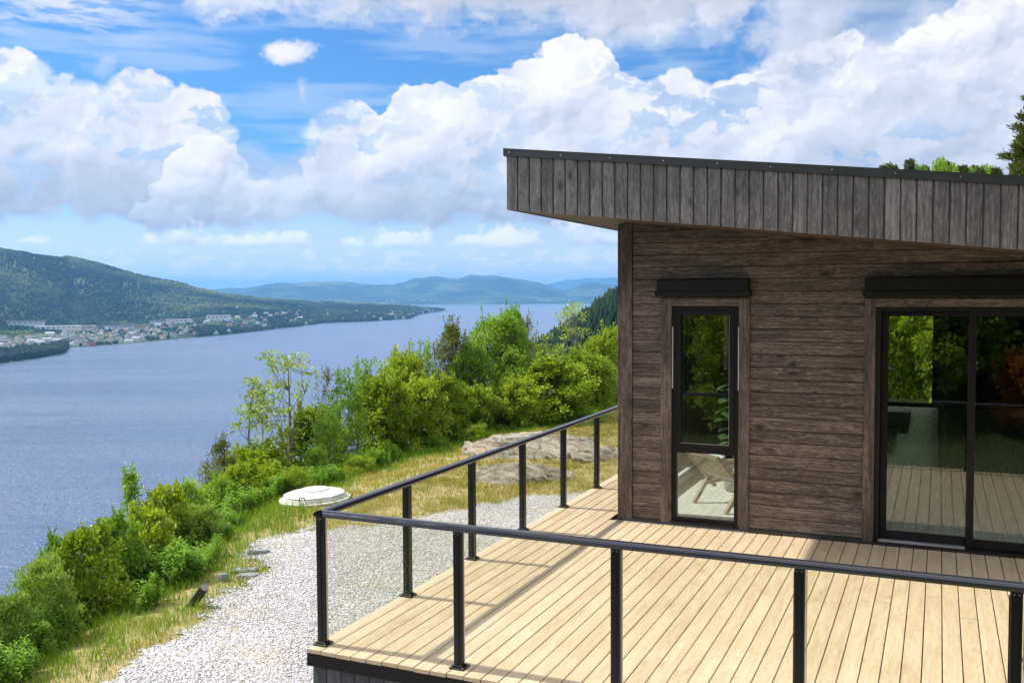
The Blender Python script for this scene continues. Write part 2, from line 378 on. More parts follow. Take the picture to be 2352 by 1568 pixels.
# ================================================================== materials
MATS = {}
def mat(name):
    mt = bpy.data.materials.new(name); mt.use_nodes = True; nt = mt.node_tree; nt.nodes.clear()
    g = G(nt); out = g.new('ShaderNodeOutputMaterial'); MATS[name] = mt
    return mt, g, out
def pbsdf(g, out, col, rough=0.6, bump=None, bstr=0.3, bdist=0.01, metal=0.0, spec=0.5, normal=None):
    b = g.new('ShaderNodeBsdfPrincipled')
    g.put(b.inputs['Base Color'], col); g.put(b.inputs['Roughness'], rough); g.put(b.inputs['Metallic'], metal)
    b.inputs['Specular IOR Level'].default_value = spec
    if bump is not None:
        n = g.new('ShaderNodeBump'); g.put(n.inputs['Height'], bump); n.inputs['Strength'].default_value = bstr; n.inputs['Distance'].default_value = bdist
        g.nt.links.new(n.outputs[0], b.inputs['Normal'])
    g.nt.links.new(b.outputs[0], out.inputs[0])
    return b
def obj_co(g): return g.new('ShaderNodeTexCoord').outputs['Object']
def island(g): return g.new('ShaderNodeNewGeometry').outputs['Random Per Island']

def wood(name, axis, dark, mid, light, knot, rough=0.65, knot_amt=1.0, vary=0.25, grain_amt=1.0, streak=1.0, spec=0.5, bs=0.4):
    """planks: grain runs along axis, every board (mesh island) has its own grain and tone"""
    mt, g, out = mat(name); co = obj_co(g); rnd = island(g)
    x, y, z = g.sep(co)[:3]
    off = g.mul(rnd, 37.0)
    if axis == 'x': a, b, c = x, y, z
    elif axis == 'y': a, b, c = y, x, z
    else: a, b, c = z, x, y
    ao = g.add(a, off)
    v = g.comb(g.mul(ao, 1.0), g.add(b, off), g.add(c, off))
    kn_v = g.comb(g.mul(ao, 2.1), g.mul(g.add(b, off), 4.2), g.mul(g.add(c, off), 4.2))
    kd = g.voro(kn_v, 1.0, 'F1', 1.0)
    kpow = g.step(kd, 0.42, 0.02)                                      # bends grain round the knots
    warp = g.add(g.mul(g.noise(g.vm('MULTIPLY', v, (0.9, 5, 5)), 1.0, 3, 0.5), 1.0), g.mul(kpow, 0.32))
    gv = g.comb(g.mul(ao, 0.55), g.add(g.mul(g.add(b, off), 30.0), g.mul(warp, 6.0)), g.add(g.mul(g.add(c, off), 30.0), g.mul(warp, 6.0)))
    rings = g.noise(gv, 1.6, 4, 0.62)
    fine = g.noise(g.vm('MULTIPLY', v, (5, 190, 190)), 1.0, 3, 0.6)
    patch = g.noise(g.vm('MULTIPLY', v, (1.6, 6.5, 6.5)), 1.0, 4, 0.6)
    fleck = g.noise(g.vm('MULTIPLY', v, (14, 62, 62)), 1.0, 4, 0.75)
    t = g.add(g.add(g.mul(g.sub(rings, 0.5), 1.7 * grain_amt), g.add(g.mul(g.sub(fine, 0.5), 0.9 * grain_amt), g.mul(g.sub(fleck, 0.5), 1.5 * grain_amt))), g.add(0.5, g.mul(g.sub(patch, 0.5), 1.5 * streak)))
    t = g.add(t, g.mul(g.sub(rnd, 0.5), vary * 2))
    col = g.ramp(t, [(0.05, dark), (0.5, mid), (0.95, light)])
    kmask = g.mul(g.step(kd, 0.125, 0.06), knot_amt)
    kring = g.mul(g.step(kd, 0.22, 0.12), 0.35 * knot_amt)
    col = g.mix(kring, col, tuple(q * 1.0 for q in knot))
    col = g.mix(kmask, col, knot)
    bump = g.add(g.mul(fine, 0.5), g.mul(rings, 0.6))
    pbsdf(g, out, col, g.step(rings, 0.3, 0.7, rough - 0.08, rough + 0.1), bump, bs, 0.004, spec=spec)
    return mt
M_wall = wood('dark_stained_wood_boards', 'x', (0.028, 0.019, 0.015), (0.096, 0.067, 0.054), (0.225, 0.172, 0.145), (0.016, 0.012, 0.010), 0.62, vary=0.12, streak=0.55, grain_amt=1.15)
M_wallz = wood('dark_stained_wood_upright', 'z', (0.026, 0.017, 0.013), (0.080, 0.055, 0.043), (0.18, 0.134, 0.110), (0.028, 0.020, 0.017), 0.62, vary=0.15)
M_fascia = wood('weathered_grey_wood_upright', 'z', (0.042, 0.037, 0.036), (0.108, 0.098, 0.096), (0.225, 0.208, 0.204), (0.045, 0.038, 0.035), 0.58, vary=0.11, streak=0.6, spec=0.6)
M_skirt = wood('charcoal_wood_upright', 'z', (0.022, 0.022, 0.024), (0.05, 0.05, 0.054), (0.10, 0.10, 0.105), (0.018, 0.018, 0.018), 0.6, vary=0.2)
M_deck = wood('pale_pine_decking', 'y', (0.42, 0.305, 0.175), (0.54, 0.415, 0.258), (0.63, 0.515, 0.345), (0.34, 0.22, 0.12), 0.55, knot_amt=0.35, vary=0.10, grain_amt=0.7, streak=0.6, bs=0.15)
M_soffit = wood('brown_soffit_boards', 'x', (0.04, 0.026, 0.019), (0.08, 0.052, 0.038), (0.13, 0.09, 0.066), (0.04, 0.025, 0.02), 0.6)
M_chair = wood('grey_brown_chair_wood', 'y', (0.20, 0.15, 0.10), (0.30, 0.235, 0.165), (0.40, 0.33, 0.24), (0.15, 0.10, 0.07), 0.5, knot_amt=0.1)
M_floor = wood('white_oiled_floorboards', 'y', (0.68, 0.67, 0.64), (0.80, 0.79, 0.76), (0.88, 0.87, 0.84), (0.45, 0.42, 0.38), 0.28, knot_amt=0.1, vary=0.1, grain_amt=0.5)

def plain(name, col, rough=0.5, metal=0.0, spec=0.5, var=0.12, scale=6.0, bs=0.0, bump_scale=60.0):
    mt, g, out = mat(name); co = obj_co(g)
    n = g.noise(co, scale, 4, 0.6)
    c = g.mix(n, tuple(q * (1 - var) for q in col), tuple(min(q * (1 + var), 1) for q in col))
    b = g.noise(co, bump_scale, 3, 0.6) if bs else None
    pbsdf(g, out, c, g.step(n, 0.2, 0.8, max(rough - 0.06, 0.02), rough + 0.06), b, bs, 0.003, metal, spec)
    return mt
M_black = plain('black_powder_coated_metal', (0.010, 0.009, 0.010), 0.30, 0.0, 0.4)
M_rail = plain('black_anodised_handrail', (0.014, 0.016, 0.024), 0.15, 0.0, 0.6, var=0.02)
M_cap = plain('black_roof_flashing', (0.020, 0.021, 0.024), 0.38, 0.0, 0.6)
M_roof = plain('bitumen_roofing', (0.04, 0.04, 0.045), 0.8, bs=0.3)
M_frame = plain('black_window_frame', (0.009, 0.008, 0.008), 0.45, 0.0, 0.22)
M_steel = plain('brushed_aluminium', (0.62, 0.63, 0.66), 0.35, 0.85)
M_screw = plain('screw_head_metal', (0.42, 0.42, 0.45), 0.3, 0.7)
M_white = plain('white_plastic_strip', (0.78, 0.79, 0.82), 0.4)
M_lid = plain('off_white_fibreglass', (0.60, 0.61, 0.57), 0.42, var=0.14, scale=3.0)
M_pipe = plain('black_plastic_pipe', (0.02, 0.022, 0.028), 0.4)
M_int = plain('dimmed_interior', (0.028, 0.028, 0.028), 0.8)  # dimness of the room put into the colour, near black
M_sofa = plain('dark_grey_upholstery', (0.03, 0.04, 0.042), 0.9, bs=0.3)
M_cush = plain('pale_blue_grey_cushion', (0.58, 0.63, 0.72), 0.9, bs=0.3)
M_pot = plain('grey_ceramic_pot', (0.25, 0.24, 0.23), 0.5)
M_void = plain('dark_underside', (0.02, 0.018, 0.016), 0.9)
M_wicker = plain('woven_cord_backrest', (0.34, 0.27, 0.17), 0.8, bs=0.5, bump_scale=90)
M_bark = plain('grey_brown_bark', (0.13, 0.105, 0.08), 0.85, var=0.35, scale=14.0, bs=0.5)
M_barkp = plain('pale_young_bark', (0.20, 0.18, 0.13), 0.8, var=0.3, scale=14.0)
M_slate = plain('grey_slate_slab', (0.24, 0.25, 0.25), 0.7, var=0.2, bs=0.4)

def glass(name, tint, f0, facet=(0, 0, 0)):
    mt, g, out = mat(name)
    lw = g.new('ShaderNodeLayerWeight'); lw.inputs[0].default_value = 0.5
    fr = g.add(f0, g.mul(g.m('POWER', lw.outputs['Facing'], 5.0), 1.0 - f0))
    back = g.new('ShaderNodeNewGeometry').outputs['Backfacing']
    fr = g.mul(fr, g.sub(1.0, back))
    tr = g.new('ShaderNodeBsdfTransparent'); g.put(tr.inputs[0], tint)
    gl = g.new('ShaderNodeBsdfGlossy'); gl.inputs['Roughness'].default_value = 0.0; g.put(gl.inputs['Color'], (0.95, 1, 0.98))
    mx = g.new('ShaderNodeMixShader'); g.put(mx.inputs[0], fr)
    g.nt.links.new(tr.outputs[0], mx.inputs[1]); g.nt.links.new(gl.outputs[0], mx.inputs[2]); g.nt.links.new(mx.outputs[0], out.inputs[0])
    return mt
M_rglass = glass('clear_balustrade_glass', (0.955, 0.965, 0.945), 0.055)
M_wglass = glass('window_glass', (0.80, 0.84, 0.80), 0.125)

def leafmat(name, dark, mid, light, trans=0.42, gloss=0.035):
    mt, g, out = mat(name); rnd = island(g)
    orn = g.new('ShaderNodeObjectInfo').outputs['Random']
    n = g.noise(g.new('ShaderNodeNewGeometry').outputs['Position'], 0.55, 3, 0.6)
    t = g.add(g.add(g.mul(rnd, 0.55), g.mul(g.sub(n, 0.5), 1.1)), g.add(0.22, g.mul(g.sub(orn, 0.5), 0.25)))
    col = g.ramp(t, [(0.0, dark), (0.5, mid), (1.0, light)])
    df = g.new('ShaderNodeBsdfDiffuse'); g.put(df.inputs[0], col)
    tl = g.new('ShaderNodeBsdfTranslucent'); g.put(tl.inputs[0], g.mix(1.0, col, (1.25, 1.15, 0.45), 'MULTIPLY'))
    gl = g.new('ShaderNodeBsdfGlossy'); gl.inputs['Roughness'].default_value = 0.42; g.put(gl.inputs[0], (0.6, 0.65, 0.6))
    m1 = g.new('ShaderNodeMixShader'); m1.inputs[0].default_value = trans
    g.nt.links.new(df.outputs[0], m1.inputs[1]); g.nt.links.new(tl.outputs[0], m1.inputs[2])
    m2 = g.new('ShaderNodeMixShader'); m2.inputs[0].default_value = gloss
    g.nt.links.new(m1.outputs[0], m2.inputs[1]); g.nt.links.new(gl.outputs[0], m2.inputs[2]); g.nt.links.new(m2.outputs[0], out.inputs[0])
    return mt
L_hazel = leafmat('hazel_leaves', (0.11, 0.21, 0.020), (0.275, 0.40, 0.032), (0.48, 0.59, 0.060))
L_alder = leafmat('alder_leaves', (0.08, 0.19, 0.028), (0.19, 0.36, 0.045), (0.37, 0.54, 0.085))
L_willow = leafmat('willow_leaves', (0.11, 0.22, 0.04), (0.24, 0.38, 0.07), (0.40, 0.54, 0.13))
L_birch = leafmat('birch_leaves', (0.09, 0.12, 0.025), (0.16, 0.20, 0.04), (0.25, 0.29, 0.07))
L_ash = leafmat('young_ash_leaves', (0.17, 0.26, 0.04), (0.29, 0.41, 0.08), (0.44, 0.54, 0.14))
L_herb = leafmat('herb_leaves', (0.08, 0.20, 0.018), (0.17, 0.34, 0.03), (0.31, 0.49, 0.06))
L_pine = leafmat('pine_needles', (0.04, 0.060, 0.012), (0.10, 0.13, 0.022), (0.19, 0.21, 0.05), 0.15)
L_fig = leafmat('fig_leaves', (0.02, 0.065, 0.015), (0.045, 0.12, 0.03), (0.10, 0.22, 0.08), 0.3, 0.2)
L_rust = leafmat('rust_leaves', (0.20, 0.08, 0.01), (0.35, 0.15, 0.02), (0.45, 0.22, 0.03))

def grassmat():
    mt, g, out = mat('grass_blades'); rnd = island(g)
    pos = g.new('ShaderNodeNewGeometry').outputs['Position']
    n = g.noise(pos, 0.9, 4, 0.6); n2 = g.noise(pos, 0.35, 2, 0.5)
    t = g.add(g.mul(rnd, 0.45), g.mul(g.sub(g.add(g.mul(n, 0.6), g.mul(n2, 0.4)), 0.28), 1.15))
    col = g.ramp(t, [(0.0, (0.15, 0.21, 0.02)), (0.3, (0.30, 0.33, 0.04)), (0.55, (0.46, 0.41, 0.09)), (0.8, (0.60, 0.47, 0.20)), (1.0, (0.66, 0.50, 0.30))])
    df = g.new('ShaderNodeBsdfDiffuse'); g.put(df.inputs[0], col)
    tl = g.new('ShaderNodeBsdfTranslucent'); g.put(tl.inputs[0], col)
    m1 = g.new('ShaderNodeMixShader'); m1.inputs[0].default_value = 0.35
    g.nt.links.new(df.outputs[0], m1.inputs[1]); g.nt.links.new(tl.outputs[0], m1.inputs[2]); g.nt.links.new(m1.outputs[0], out.inputs[0])
    return mt
M_grass = grassmat()
def grassgreen():
    mt = M_grass.copy(); mt.name = 'lush_grass_blades'
    for n in mt.node_tree.nodes:
        if n.type == 'VALTORGB':
            for e, c in zip(n.color_ramp.elements, [(0.07, 0.17, 0.015), (0.13, 0.27, 0.02), (0.22, 0.36, 0.03), (0.36, 0.42, 0.05), (0.5, 0.45, 0.15)]): e.color = c + (1,)
    return mt
M_lush = grassgreen()

def groundmat():
    mt, g, out = mat('soil_and_turf'); co = obj_co(g)
    n = g.noise(co, 1.2, 6, 0.65); n2 = g.noise(co, 9.0, 4, 0.7); f = g.noise(co, 70.0, 3, 0.6)
    t = g.add(g.add(g.mul(n, 0.5), g.mul(n2, 0.35)), g.mul(f, 0.25))
    col = g.ramp(t, [(0.32, (0.12, 0.12, 0.035)), (0.48, (0.27, 0.24, 0.08)), (0.6, (0.42, 0.34, 0.17)), (0.75, (0.50, 0.40, 0.25))])
    z = g.sep(co)[2]
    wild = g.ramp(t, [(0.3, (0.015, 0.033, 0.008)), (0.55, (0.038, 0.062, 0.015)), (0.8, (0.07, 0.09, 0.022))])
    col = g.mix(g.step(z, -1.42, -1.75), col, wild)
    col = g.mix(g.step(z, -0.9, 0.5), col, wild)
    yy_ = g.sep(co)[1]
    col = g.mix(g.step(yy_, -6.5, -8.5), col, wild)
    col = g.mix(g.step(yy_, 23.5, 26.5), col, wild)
    pbsdf(g, out, col, 0.9, g.add(n2, f), 0.7, 0.03, spec=0.2)
    return mt
M_ground = groundmat()
def gravelmat():
    mt, g, out = mat('crushed_gravel'); co = obj_co(g)
    v = g.new('ShaderNodeTexVoronoi', feature='F1'); g.put(v.inputs['Vector'], g.vm('ADD', co, g.vm('SCALE', g.noise(co, 14, 2, 0.5, col=True), scale=0.02))); v.inputs['Scale'].default_value = 36.0
    r = g.sep(v.outputs['Color'])[0]
    col = g.ramp(r, [(0.0, (0.38, 0.37, 0.39)), (0.25, (0.50, 0.49, 0.51)), (0.6, (0.60, 0.59, 0.61)), (1.0, (0.74, 0.73, 0.75))])
    gap = g.step(v.outputs['Distance'], 0.35, 0.75)
    col = g.mix(g.mul(gap, 0.75), col, (0.16, 0.14, 0.12))
    big = g.noise(co, 0.8, 5, 0.65)
    col = g.mix(g.step(big, 0.52, 0.72, 0.0, 0.55), col, (0.42, 0.36, 0.24))
    pbsdf(g, out, col, 0.85, g.sub(1.0, v.outputs['Distance']), 0.9, 0.02, spec=0.3)
    return mt
M_gravel = gravelmat()
def stonemat():
    mt, g, out = mat('gravel_stone'); rnd = island(g)
    col = g.ramp(rnd, [(0.0, (0.34, 0.33, 0.36)), (0.15, (0.46, 0.45, 0.46)), (0.45, (0.61, 0.60, 0.61)), (0.8, (0.75, 0.74, 0.74)), (0.93, (0.66, 0.58, 0.48)), (1.0, (0.90, 0.90, 0.90))])
    pbsdf(g, out, col, 0.8, spec=0.3); return mt
M_stone = stonemat()
def rockmat():
    mt, g, out = mat('striated_schist'); co = obj_co(g)
    w = g.noise(co, 0.9, 4, 0.6)
    x, y, z = g.sep(co)[:3]
    s = g.add(g.add(g.mul(x, 0.30), g.mul(y, 0.95)), g.mul(w, 0.9))
    st = g.noise(g.comb(g.mul(s, 6.0), g.mul(x, 0.7), g.mul(z, 5.0)), 1.0, 6, 0.7)
    f = g.noise(co, 26, 4, 0.7)
    col = g.ramp(g.add(g.mul(st, 0.75), g.mul(f, 0.25)), [(0.34, (0.045, 0.036, 0.025)), (0.44, (0.17, 0.14, 0.10)), (0.54, (0.34, 0.31, 0.25)), (0.70, (0.50, 0.48, 0.43))])
    col = g.mix(g.step(g.noise(co, 2.3, 5, 0.7), 0.56, 0.7, 0, 0.6), col, (0.40, 0.24, 0.09))
    pbsdf(g, out, col, 0.8, g.add(st, g.mul(f, 0.4)), 0.9, 0.05, spec=0.3); return mt
M_rock = rockmat()
def watermat():
    mt, g, out = mat('fjord_water'); co = obj_co(g)
    x, y, z = g.sep(co)[:3]
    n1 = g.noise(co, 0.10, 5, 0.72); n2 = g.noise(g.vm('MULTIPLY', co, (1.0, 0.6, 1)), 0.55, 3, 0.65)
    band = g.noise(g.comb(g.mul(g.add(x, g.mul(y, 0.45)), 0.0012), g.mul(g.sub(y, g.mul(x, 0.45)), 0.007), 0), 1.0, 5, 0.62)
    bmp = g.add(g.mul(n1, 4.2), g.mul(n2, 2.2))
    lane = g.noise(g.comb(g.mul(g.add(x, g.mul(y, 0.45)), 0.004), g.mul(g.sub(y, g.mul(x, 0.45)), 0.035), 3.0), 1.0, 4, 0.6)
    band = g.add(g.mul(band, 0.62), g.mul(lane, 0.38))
    col = g.mix(g.add(g.mul(g.sub(band, 0.22), 1.25), g.mul(g.sub(n1, .42), 1.1)), (0.066, 0.108, 0.205), (0.135, 0.182, 0.305))  # base blues lightened to stand in for part of the reflected sky
    b = pbsdf(g, out, col, g.step(band, 0.35, 0.65, 0.16, 0.26), bmp, 0.8, 1.0, spec=0.5)
    nb = [n for n in mt.node_tree.nodes if n.type == 'BUMP'][0]
    g.put(nb.inputs['Strength'], g.step(band, 0.32, 0.68, 0.55, 1.0))
    b.inputs['IOR'].default_value = 1.38
    return mt
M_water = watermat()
def farland(name, sc, a, b2, c2, clear, open_amt=1.0):
    mt, g, out = mat(name); co = obj_co(g)
    n = g.noise(co, sc, 7, 0.68); p = g.noise(g.vm('MULTIPLY', co, (1, 1, 2.5)), sc * 0.22, 4, 0.55)
    col = g.ramp(n, [(0.34, a), (0.5, b2), (0.66, c2)])
    col = g.mix(g.step(p, 0.53, 0.66, 0.0, 0.7 * open_amt), col, clear)
    pbsdf(g, out, col, 0.95, n, 1.0, 30.0, spec=0.1); return mt
M_far = farland('far_wooded_slope', 0.006, (0.014, 0.034, 0.020), (0.038, 0.072, 0.030), (0.085, 0.125, 0.042), (0.19, 0.23, 0.06))
M_farh = farland('distant_hills', 0.0022, (0.004, 0.014, 0.010), (0.025, 0.05, 0.028), (0.10, 0.13, 0.07), (0.16, 0.18, 0.10), 0.8)
def fartree():
    mt, g, out = mat('far_woodland_crowns'); rnd = island(g)
    pos = g.new('ShaderNodeNewGeometry').outputs['Position']
    p = g.noise(pos, 0.0022, 4, 0.6)
    p2_ = g.noise(pos, 0.009, 3, 0.6)
    t = g.add(g.add(g.mul(rnd, 0.32), g.mul(g.sub(p, 0.46), 3.6)), g.add(0.12, g.mul(g.sub(p2_, 0.5), 1.1)))
    col = g.ramp(t, [(0.0, (0.008, 0.021, 0.015)), (0.4, (0.020, 0.044, 0.020)), (0.75, (0.066, 0.105, 0.032)), (1.0, (0.15, 0.19, 0.05))])
    pbsdf(g, out, col, 0.9, spec=0.1); return mt
M_ftree = fartree()
def housemat(name, c): return plain(name, c, 0.7, var=0.06, scale=0.5)
H_white = housemat('white_painted_walls', (0.62, 0.63, 0.63)); H_grey = housemat('grey_painted_walls', (0.42, 0.44, 0.46))
H_red = housemat('red_painted_walls', (0.35, 0.07, 0.04)); H_yel = housemat('ochre_painted_walls', (0.45, 0.36, 0.22))
H_rd = housemat('dark_roof_tiles', (0.05, 0.05, 0.055)); H_rb = housemat('rust_roof_tiles', (0.20, 0.09, 0.06)); H_rl = housemat('pale_metal_roof', (0.40, 0.42, 0.45))
H_black = housemat('dark_painted_walls', (0.06, 0.06, 0.065))

# ================================================================== the ground
EY = np.array([-300, -60, -20, -4, -2.8, 0, 1.2, 4, 7, 10, 14, 16, 17.5, 20, 23, 40, 150, 250, 300, 400, 700, 900.])
EX = np.array([-2, -3, -5.2, -6.05, -6.25, -7.0, -7.7, -8.8, -9.2, -9.3, -9.0, -8.1, -7.5, -7.6, -7.6, -10, -22, -78, -98, -112, -150, -200.])
def edge_x(y): return np.interp(y, EY, EX)
def ground_z(x, y):
    x = np.asarray(x, float); y = np.asarray(y, float)
    d = edge_x(y) - x
    q = np.maximum((d + 0.25) / 0.55, -30)
    z = -1.3 - 0.66 * 0.55 * np.log1p(np.exp(np.minimum(q, 30))) - np.where(q > 30, 0.66 * 0.55 * (q - 30), 0)
    z = z + sstep(d, 2, 12) * (fbm2(x * 0.12, y * 0.12, 4, .5, 71) - .5) * 3
    z = z + (fbm2(x * 0.5, y * 0.5, 3, .5, 72) - .5) * 0.10 * sstep(np.abs(x) + np.abs(y), 0, 2)
    z = z + 0.085 * np.maximum(y - 25, 0) * sstep(x, -25, 0) * sstep(y, 25, 60)
    z = z + 0.50 * np.maximum(-16 - y, 0) * sstep(x, -9, 4)
    z = np.where(z > -1.2, -1.2 + (z + 1.2) / (1 + np.maximum(z + 1.2, 0) / 90), z)
    return np.maximum(z, -106)
def axis_pts(segs):
    out = []
    for a, b, st in segs: out += list(np.arange(a, b, st))
    return np.array(out + [segs[-1][1]])
gx = axis_pts([(-420, -60, 9), (-60, -14, 1.6), (-14, 0, 0.16), (0, 14, 1.0), (14, 60, 4), (60, 420, 24)])
gy = axis_pts([(-260, -40, 14), (-40, -6, 1.6), (-6, 26, 0.18), (26, 60, 1.6), (60, 200, 6), (200, 900, 14)])
GX, GY = np.meshgrid(gx, gy); GZ = ground_z(GX, GY)
def grid_faces(h, w):
    i = np.arange(h * w).reshape(h, w)
    return np.stack([i[:-1, :-1], i[:-1, 1:], i[1:, 1:], i[1:, :-1]], -1).reshape(-1, 4)
gme = np_mesh('ground', np.stack([GX, GY, GZ], -1).reshape(-1, 3), grid_faces(*GX.shape), M_ground, True)
tag(link_mesh('ground', gme), kind='structure')

# gravel yard: follows the ground a little above it, with a ragged rim
GP = np.array([(-4.5, -9), (-4.5, -3.48), (-4.56, -2.68), (-4.6, -1.96), (-4.76, -1.19), (-5.08, -0.78), (-5.22, -0.23), (-5.55, 0.54), (-6.01, 0.97), (-6.70, 1.62), (-6.64, 2.12), (-6.18, 2.73), (-5.45, 3.26), (-4.94, 4.54), (-4.37, 5.51), (-4.04, 6.27), (-3.32, 7.01), (-1.6, 8.6), (0.0, 9.2), (9, 9.2), (11, 5), (11, -9)])
def inside_poly(x, y, P):
    c = np.zeros(np.shape(x), bool); j = len(P) - 1
    for i in range(len(P)):
        xi, yi = P[i]; xj, yj = P[j]
        c ^= ((yi > y) != (yj > y)) & (x < (xj - xi) * (y - yi) / (yj - yi + 1e-12) + xi); j = i
    return c
def poly_dist(x, y, P):
    d = np.full(np.shape(x), 1e9)
    for i in range(len(P)):
        a = P[i]; b = P[(i + 1) % len(P)]; ab = b - a
        t = np.clip(((x - a[0]) * ab[0] + (y - a[1]) * ab[1]) / (ab @ ab), 0, 1)
        d = np.minimum(d, np.hypot(x - a[0] - t * ab[0], y - a[1] - t * ab[1]))
    return np.where(inside_poly(x, y, P), d, -d)
hx = np.arange(-7.2, 3.0, 0.07); hy = np.arange(-9.0, 9.2, 0.07)
QX, QY = np.meshgrid(hx, hy); QD = poly_dist(QX, QY, GP) + (fbm2(QX * 2.2, QY * 2.2, 4, .6, 5) - .5) * 0.8
QZ = ground_z(QX, QY) + 0.014
F = grid_faces(*QX.shape); keep = (QD.ravel()[F] > 0).all(1); F = F[keep]
used, inv_ = np.unique(F, return_inverse=True)
vme = np_mesh('gravel_ground', np.stack([QX, QY, QZ], -1).reshape(-1, 3)[used], inv_.reshape(-1, 4), M_gravel, True)
tag(link_mesh('gravel_ground', vme), kind='structure')

rs = np.random.RandomState(11)
def merge_inst(proto_v, proto_f, pos, scl, rot, tilt=None):
    """instances of a small mesh merged into arrays: pos (n,3), scl (n,) or (n,3), rot (n,)"""
    n = len(pos); v = np.asarray(proto_v, float)
    scl = np.asarray(scl, float); scl = scl[:, None] if scl.ndim == 1 else scl
    V = v[None] * scl[:, None, :]
    if tilt is not None:
        ax, am = tilt; c, s = np.cos(am)[:, None], np.sin(am)[:, None]
        y = V[..., 1] * c - V[..., 2] * s; z = V[..., 1] * s + V[..., 2] * c; V = np.stack([V[..., 0], y, z], -1)
    c, s = np.cos(rot)[:, None], np.sin(rot)[:, None]
    x = V[..., 0] * c - V[..., 1] * s; y = V[..., 0] * s + V[..., 1] * c
    V = np.stack([x, y, V[..., 2]], -1) + pos[:, None, :]
    Fm = np.asarray(proto_f)[None] + (np.arange(n) * len(v))[:, None, None]
    return V.reshape(-1, 3), Fm.reshape(-1, Fm.shape[-1])
octa_v = np.array([(1, 0.1, 0), (0.1, 1, 0.1), (-1, -0.1, 0), (0, -1, -0.1), (0.2, 0, 0.8), (0, 0.1, -0.7)])
octa_f = np.array([(0, 1, 4), (1, 2, 4), (2, 3, 4), (3, 0, 4), (1, 0, 5), (2, 1, 5), (3, 2, 5), (0, 3, 5)])
n = 120000
px = rs.uniform(-7.2, 1.5, n); py = rs.uniform(-6.5, 8.6, n)
pd = poly_dist(px, py, GP) + (fbm2(px * 2.2, py * 2.2, 4, .6, 5) - .5) * 0.8
bare = fbm2(px * 0.9, py * 0.9, 3, .5, 8)
ok = (pd > -0.06) & ((px < -0.85) | (py < -4.9)) & (rs.rand(n) < 1.1 - 0.9 * sstep(bare, 0.55, 0.75))
px, py = px[ok], py[ok]; pz = ground_z(px, py) + 0.018
sz = rs.uniform(0.008, 0.017, len(px)) * (1 + (rs.rand(len(px)) < 0.03) * 0.8)
V, Fm = merge_inst(octa_v, octa_f, np.stack([px, py, pz], -1), np.stack([sz, sz * rs.uniform(.6, 1, len(px)), sz * rs.uniform(.5, .9, len(px))], -1), rs.uniform(0, 6.28, len(px)))
tag(link_mesh('gravel', np_mesh('gravel', V, Fm, M_stone)), 'loose pale crushed stones spread over the yard beside the deck', 'gravel', kind='stuff')

# grass blades (countless): dry on the gravel side, lush towards the bushes
def blades(name, px, py, hgt, wid, material, label):
    n = len(px); pz = ground_z(px, py) - 0.01
    lean = rs.uniform(0.1, 0.75, n); th = rs.uniform(0, 6.283, n); ph = rs.uniform(0, 6.283, n)
    bx = np.cos(ph) * wid; by = np.sin(ph) * wid
    tx = np.cos(th) * lean * hgt; ty = np.sin(th) * lean * hgt
    hh = hgt * np.sqrt(np.maximum(1 - lean ** 2 * 0.6, 0.2))
    v = np.empty((n, 5, 3))
    v[:, 0] = np.stack([px - bx, py - by, pz], -1); v[:, 1] = np.stack([px + bx, py + by, pz], -1)
    v[:, 2] = np.stack([px + bx * .7 + tx * .35, py + by * .7 + ty * .35, pz + hh * .6], -1)
    v[:, 3] = np.stack([px - bx * .7 + tx * .35, py - by * .7 + ty * .35, pz + hh * .6], -1)
    v[:, 4] = np.stack([px + tx, py + ty, pz + hh], -1)
    b = (np.arange(n) * 5)[:, None]
    tri = np.concatenate([b + np.array([[0, 1, 2]]), b + np.array([[0, 2, 3]]), b + np.array([[3, 2, 4]])], 0)
    tag(link_mesh(name, np_mesh(name, v.reshape(-1, 3), tri, material)), label, 'grass', kind='stuff')
n = 420000
px = rs.uniform(-11.5, -0.9, n); py = rs.uniform(-7, 24, n)
nx_ = n // 12; px[:nx_] = rs.uniform(-.9, 2.5, nx_); py[:nx_] = rs.uniform(13.2, 24, nx_); px[nx_:2 * nx_] = rs.uniform(-8, 1, nx_); py[nx_:2 * nx_] = rs.uniform(23, 27, nx_)
pd = poly_dist(px, py, GP) + (fbm2(px * 2.2, py * 2.2, 4, .6, 5) - .5) * 0.5
de = px - edge_x(py)
clump = fbm2(px * 2.6, py * 2.6, 3, .6, 21); cl2 = fbm2(px * 7, py * 7, 2, .6, 22)
ingrav = (pd > 0)
p_keep = np.where(ingrav, np.maximum(0.5 * sstep(cl2 + 0.35 * clump, 0.80, 0.97), (0.55 * np.exp(-((px + 4.1) ** 2 + (py - 2.4) ** 2) / 1.6) + .4 * np.exp(-((px + 3.2) ** 2 + (py + .8) ** 2) / 1.2)) * sstep(cl2 + .4 * clump, .62, .85)) + 0.5 * sstep(pd, 0.35, 0), 0.25 + 0.75 * sstep(clump + .3 * cl2, 0.5, 0.8))
rocky = ((px + 5.9) / 2.1) ** 2 + ((py - 11.6) / 2.0) ** 2 < 0.8
rocky |= ((px + 4.85) / 0.95) ** 2 + ((py - 8.1) / 0.95) ** 2 < 0.8
p_keep = np.where(rocky, 0.5 * sstep(clump, .58, .72), p_keep) * (de > -0.6) * np.clip(1.6 - py / 26, 0.5, 1)
ok = rs.rand(n) < p_keep
px, py, pd, de, clump, ingrav = [a[ok] for a in (px, py, pd, de, clump, ingrav)]
green = sstep(de + (clump - .5) * 3.6, 2.9 - 1.0 * sstep(py, 3, 6), 1.0)
isg = rs.rand(len(px)) < green
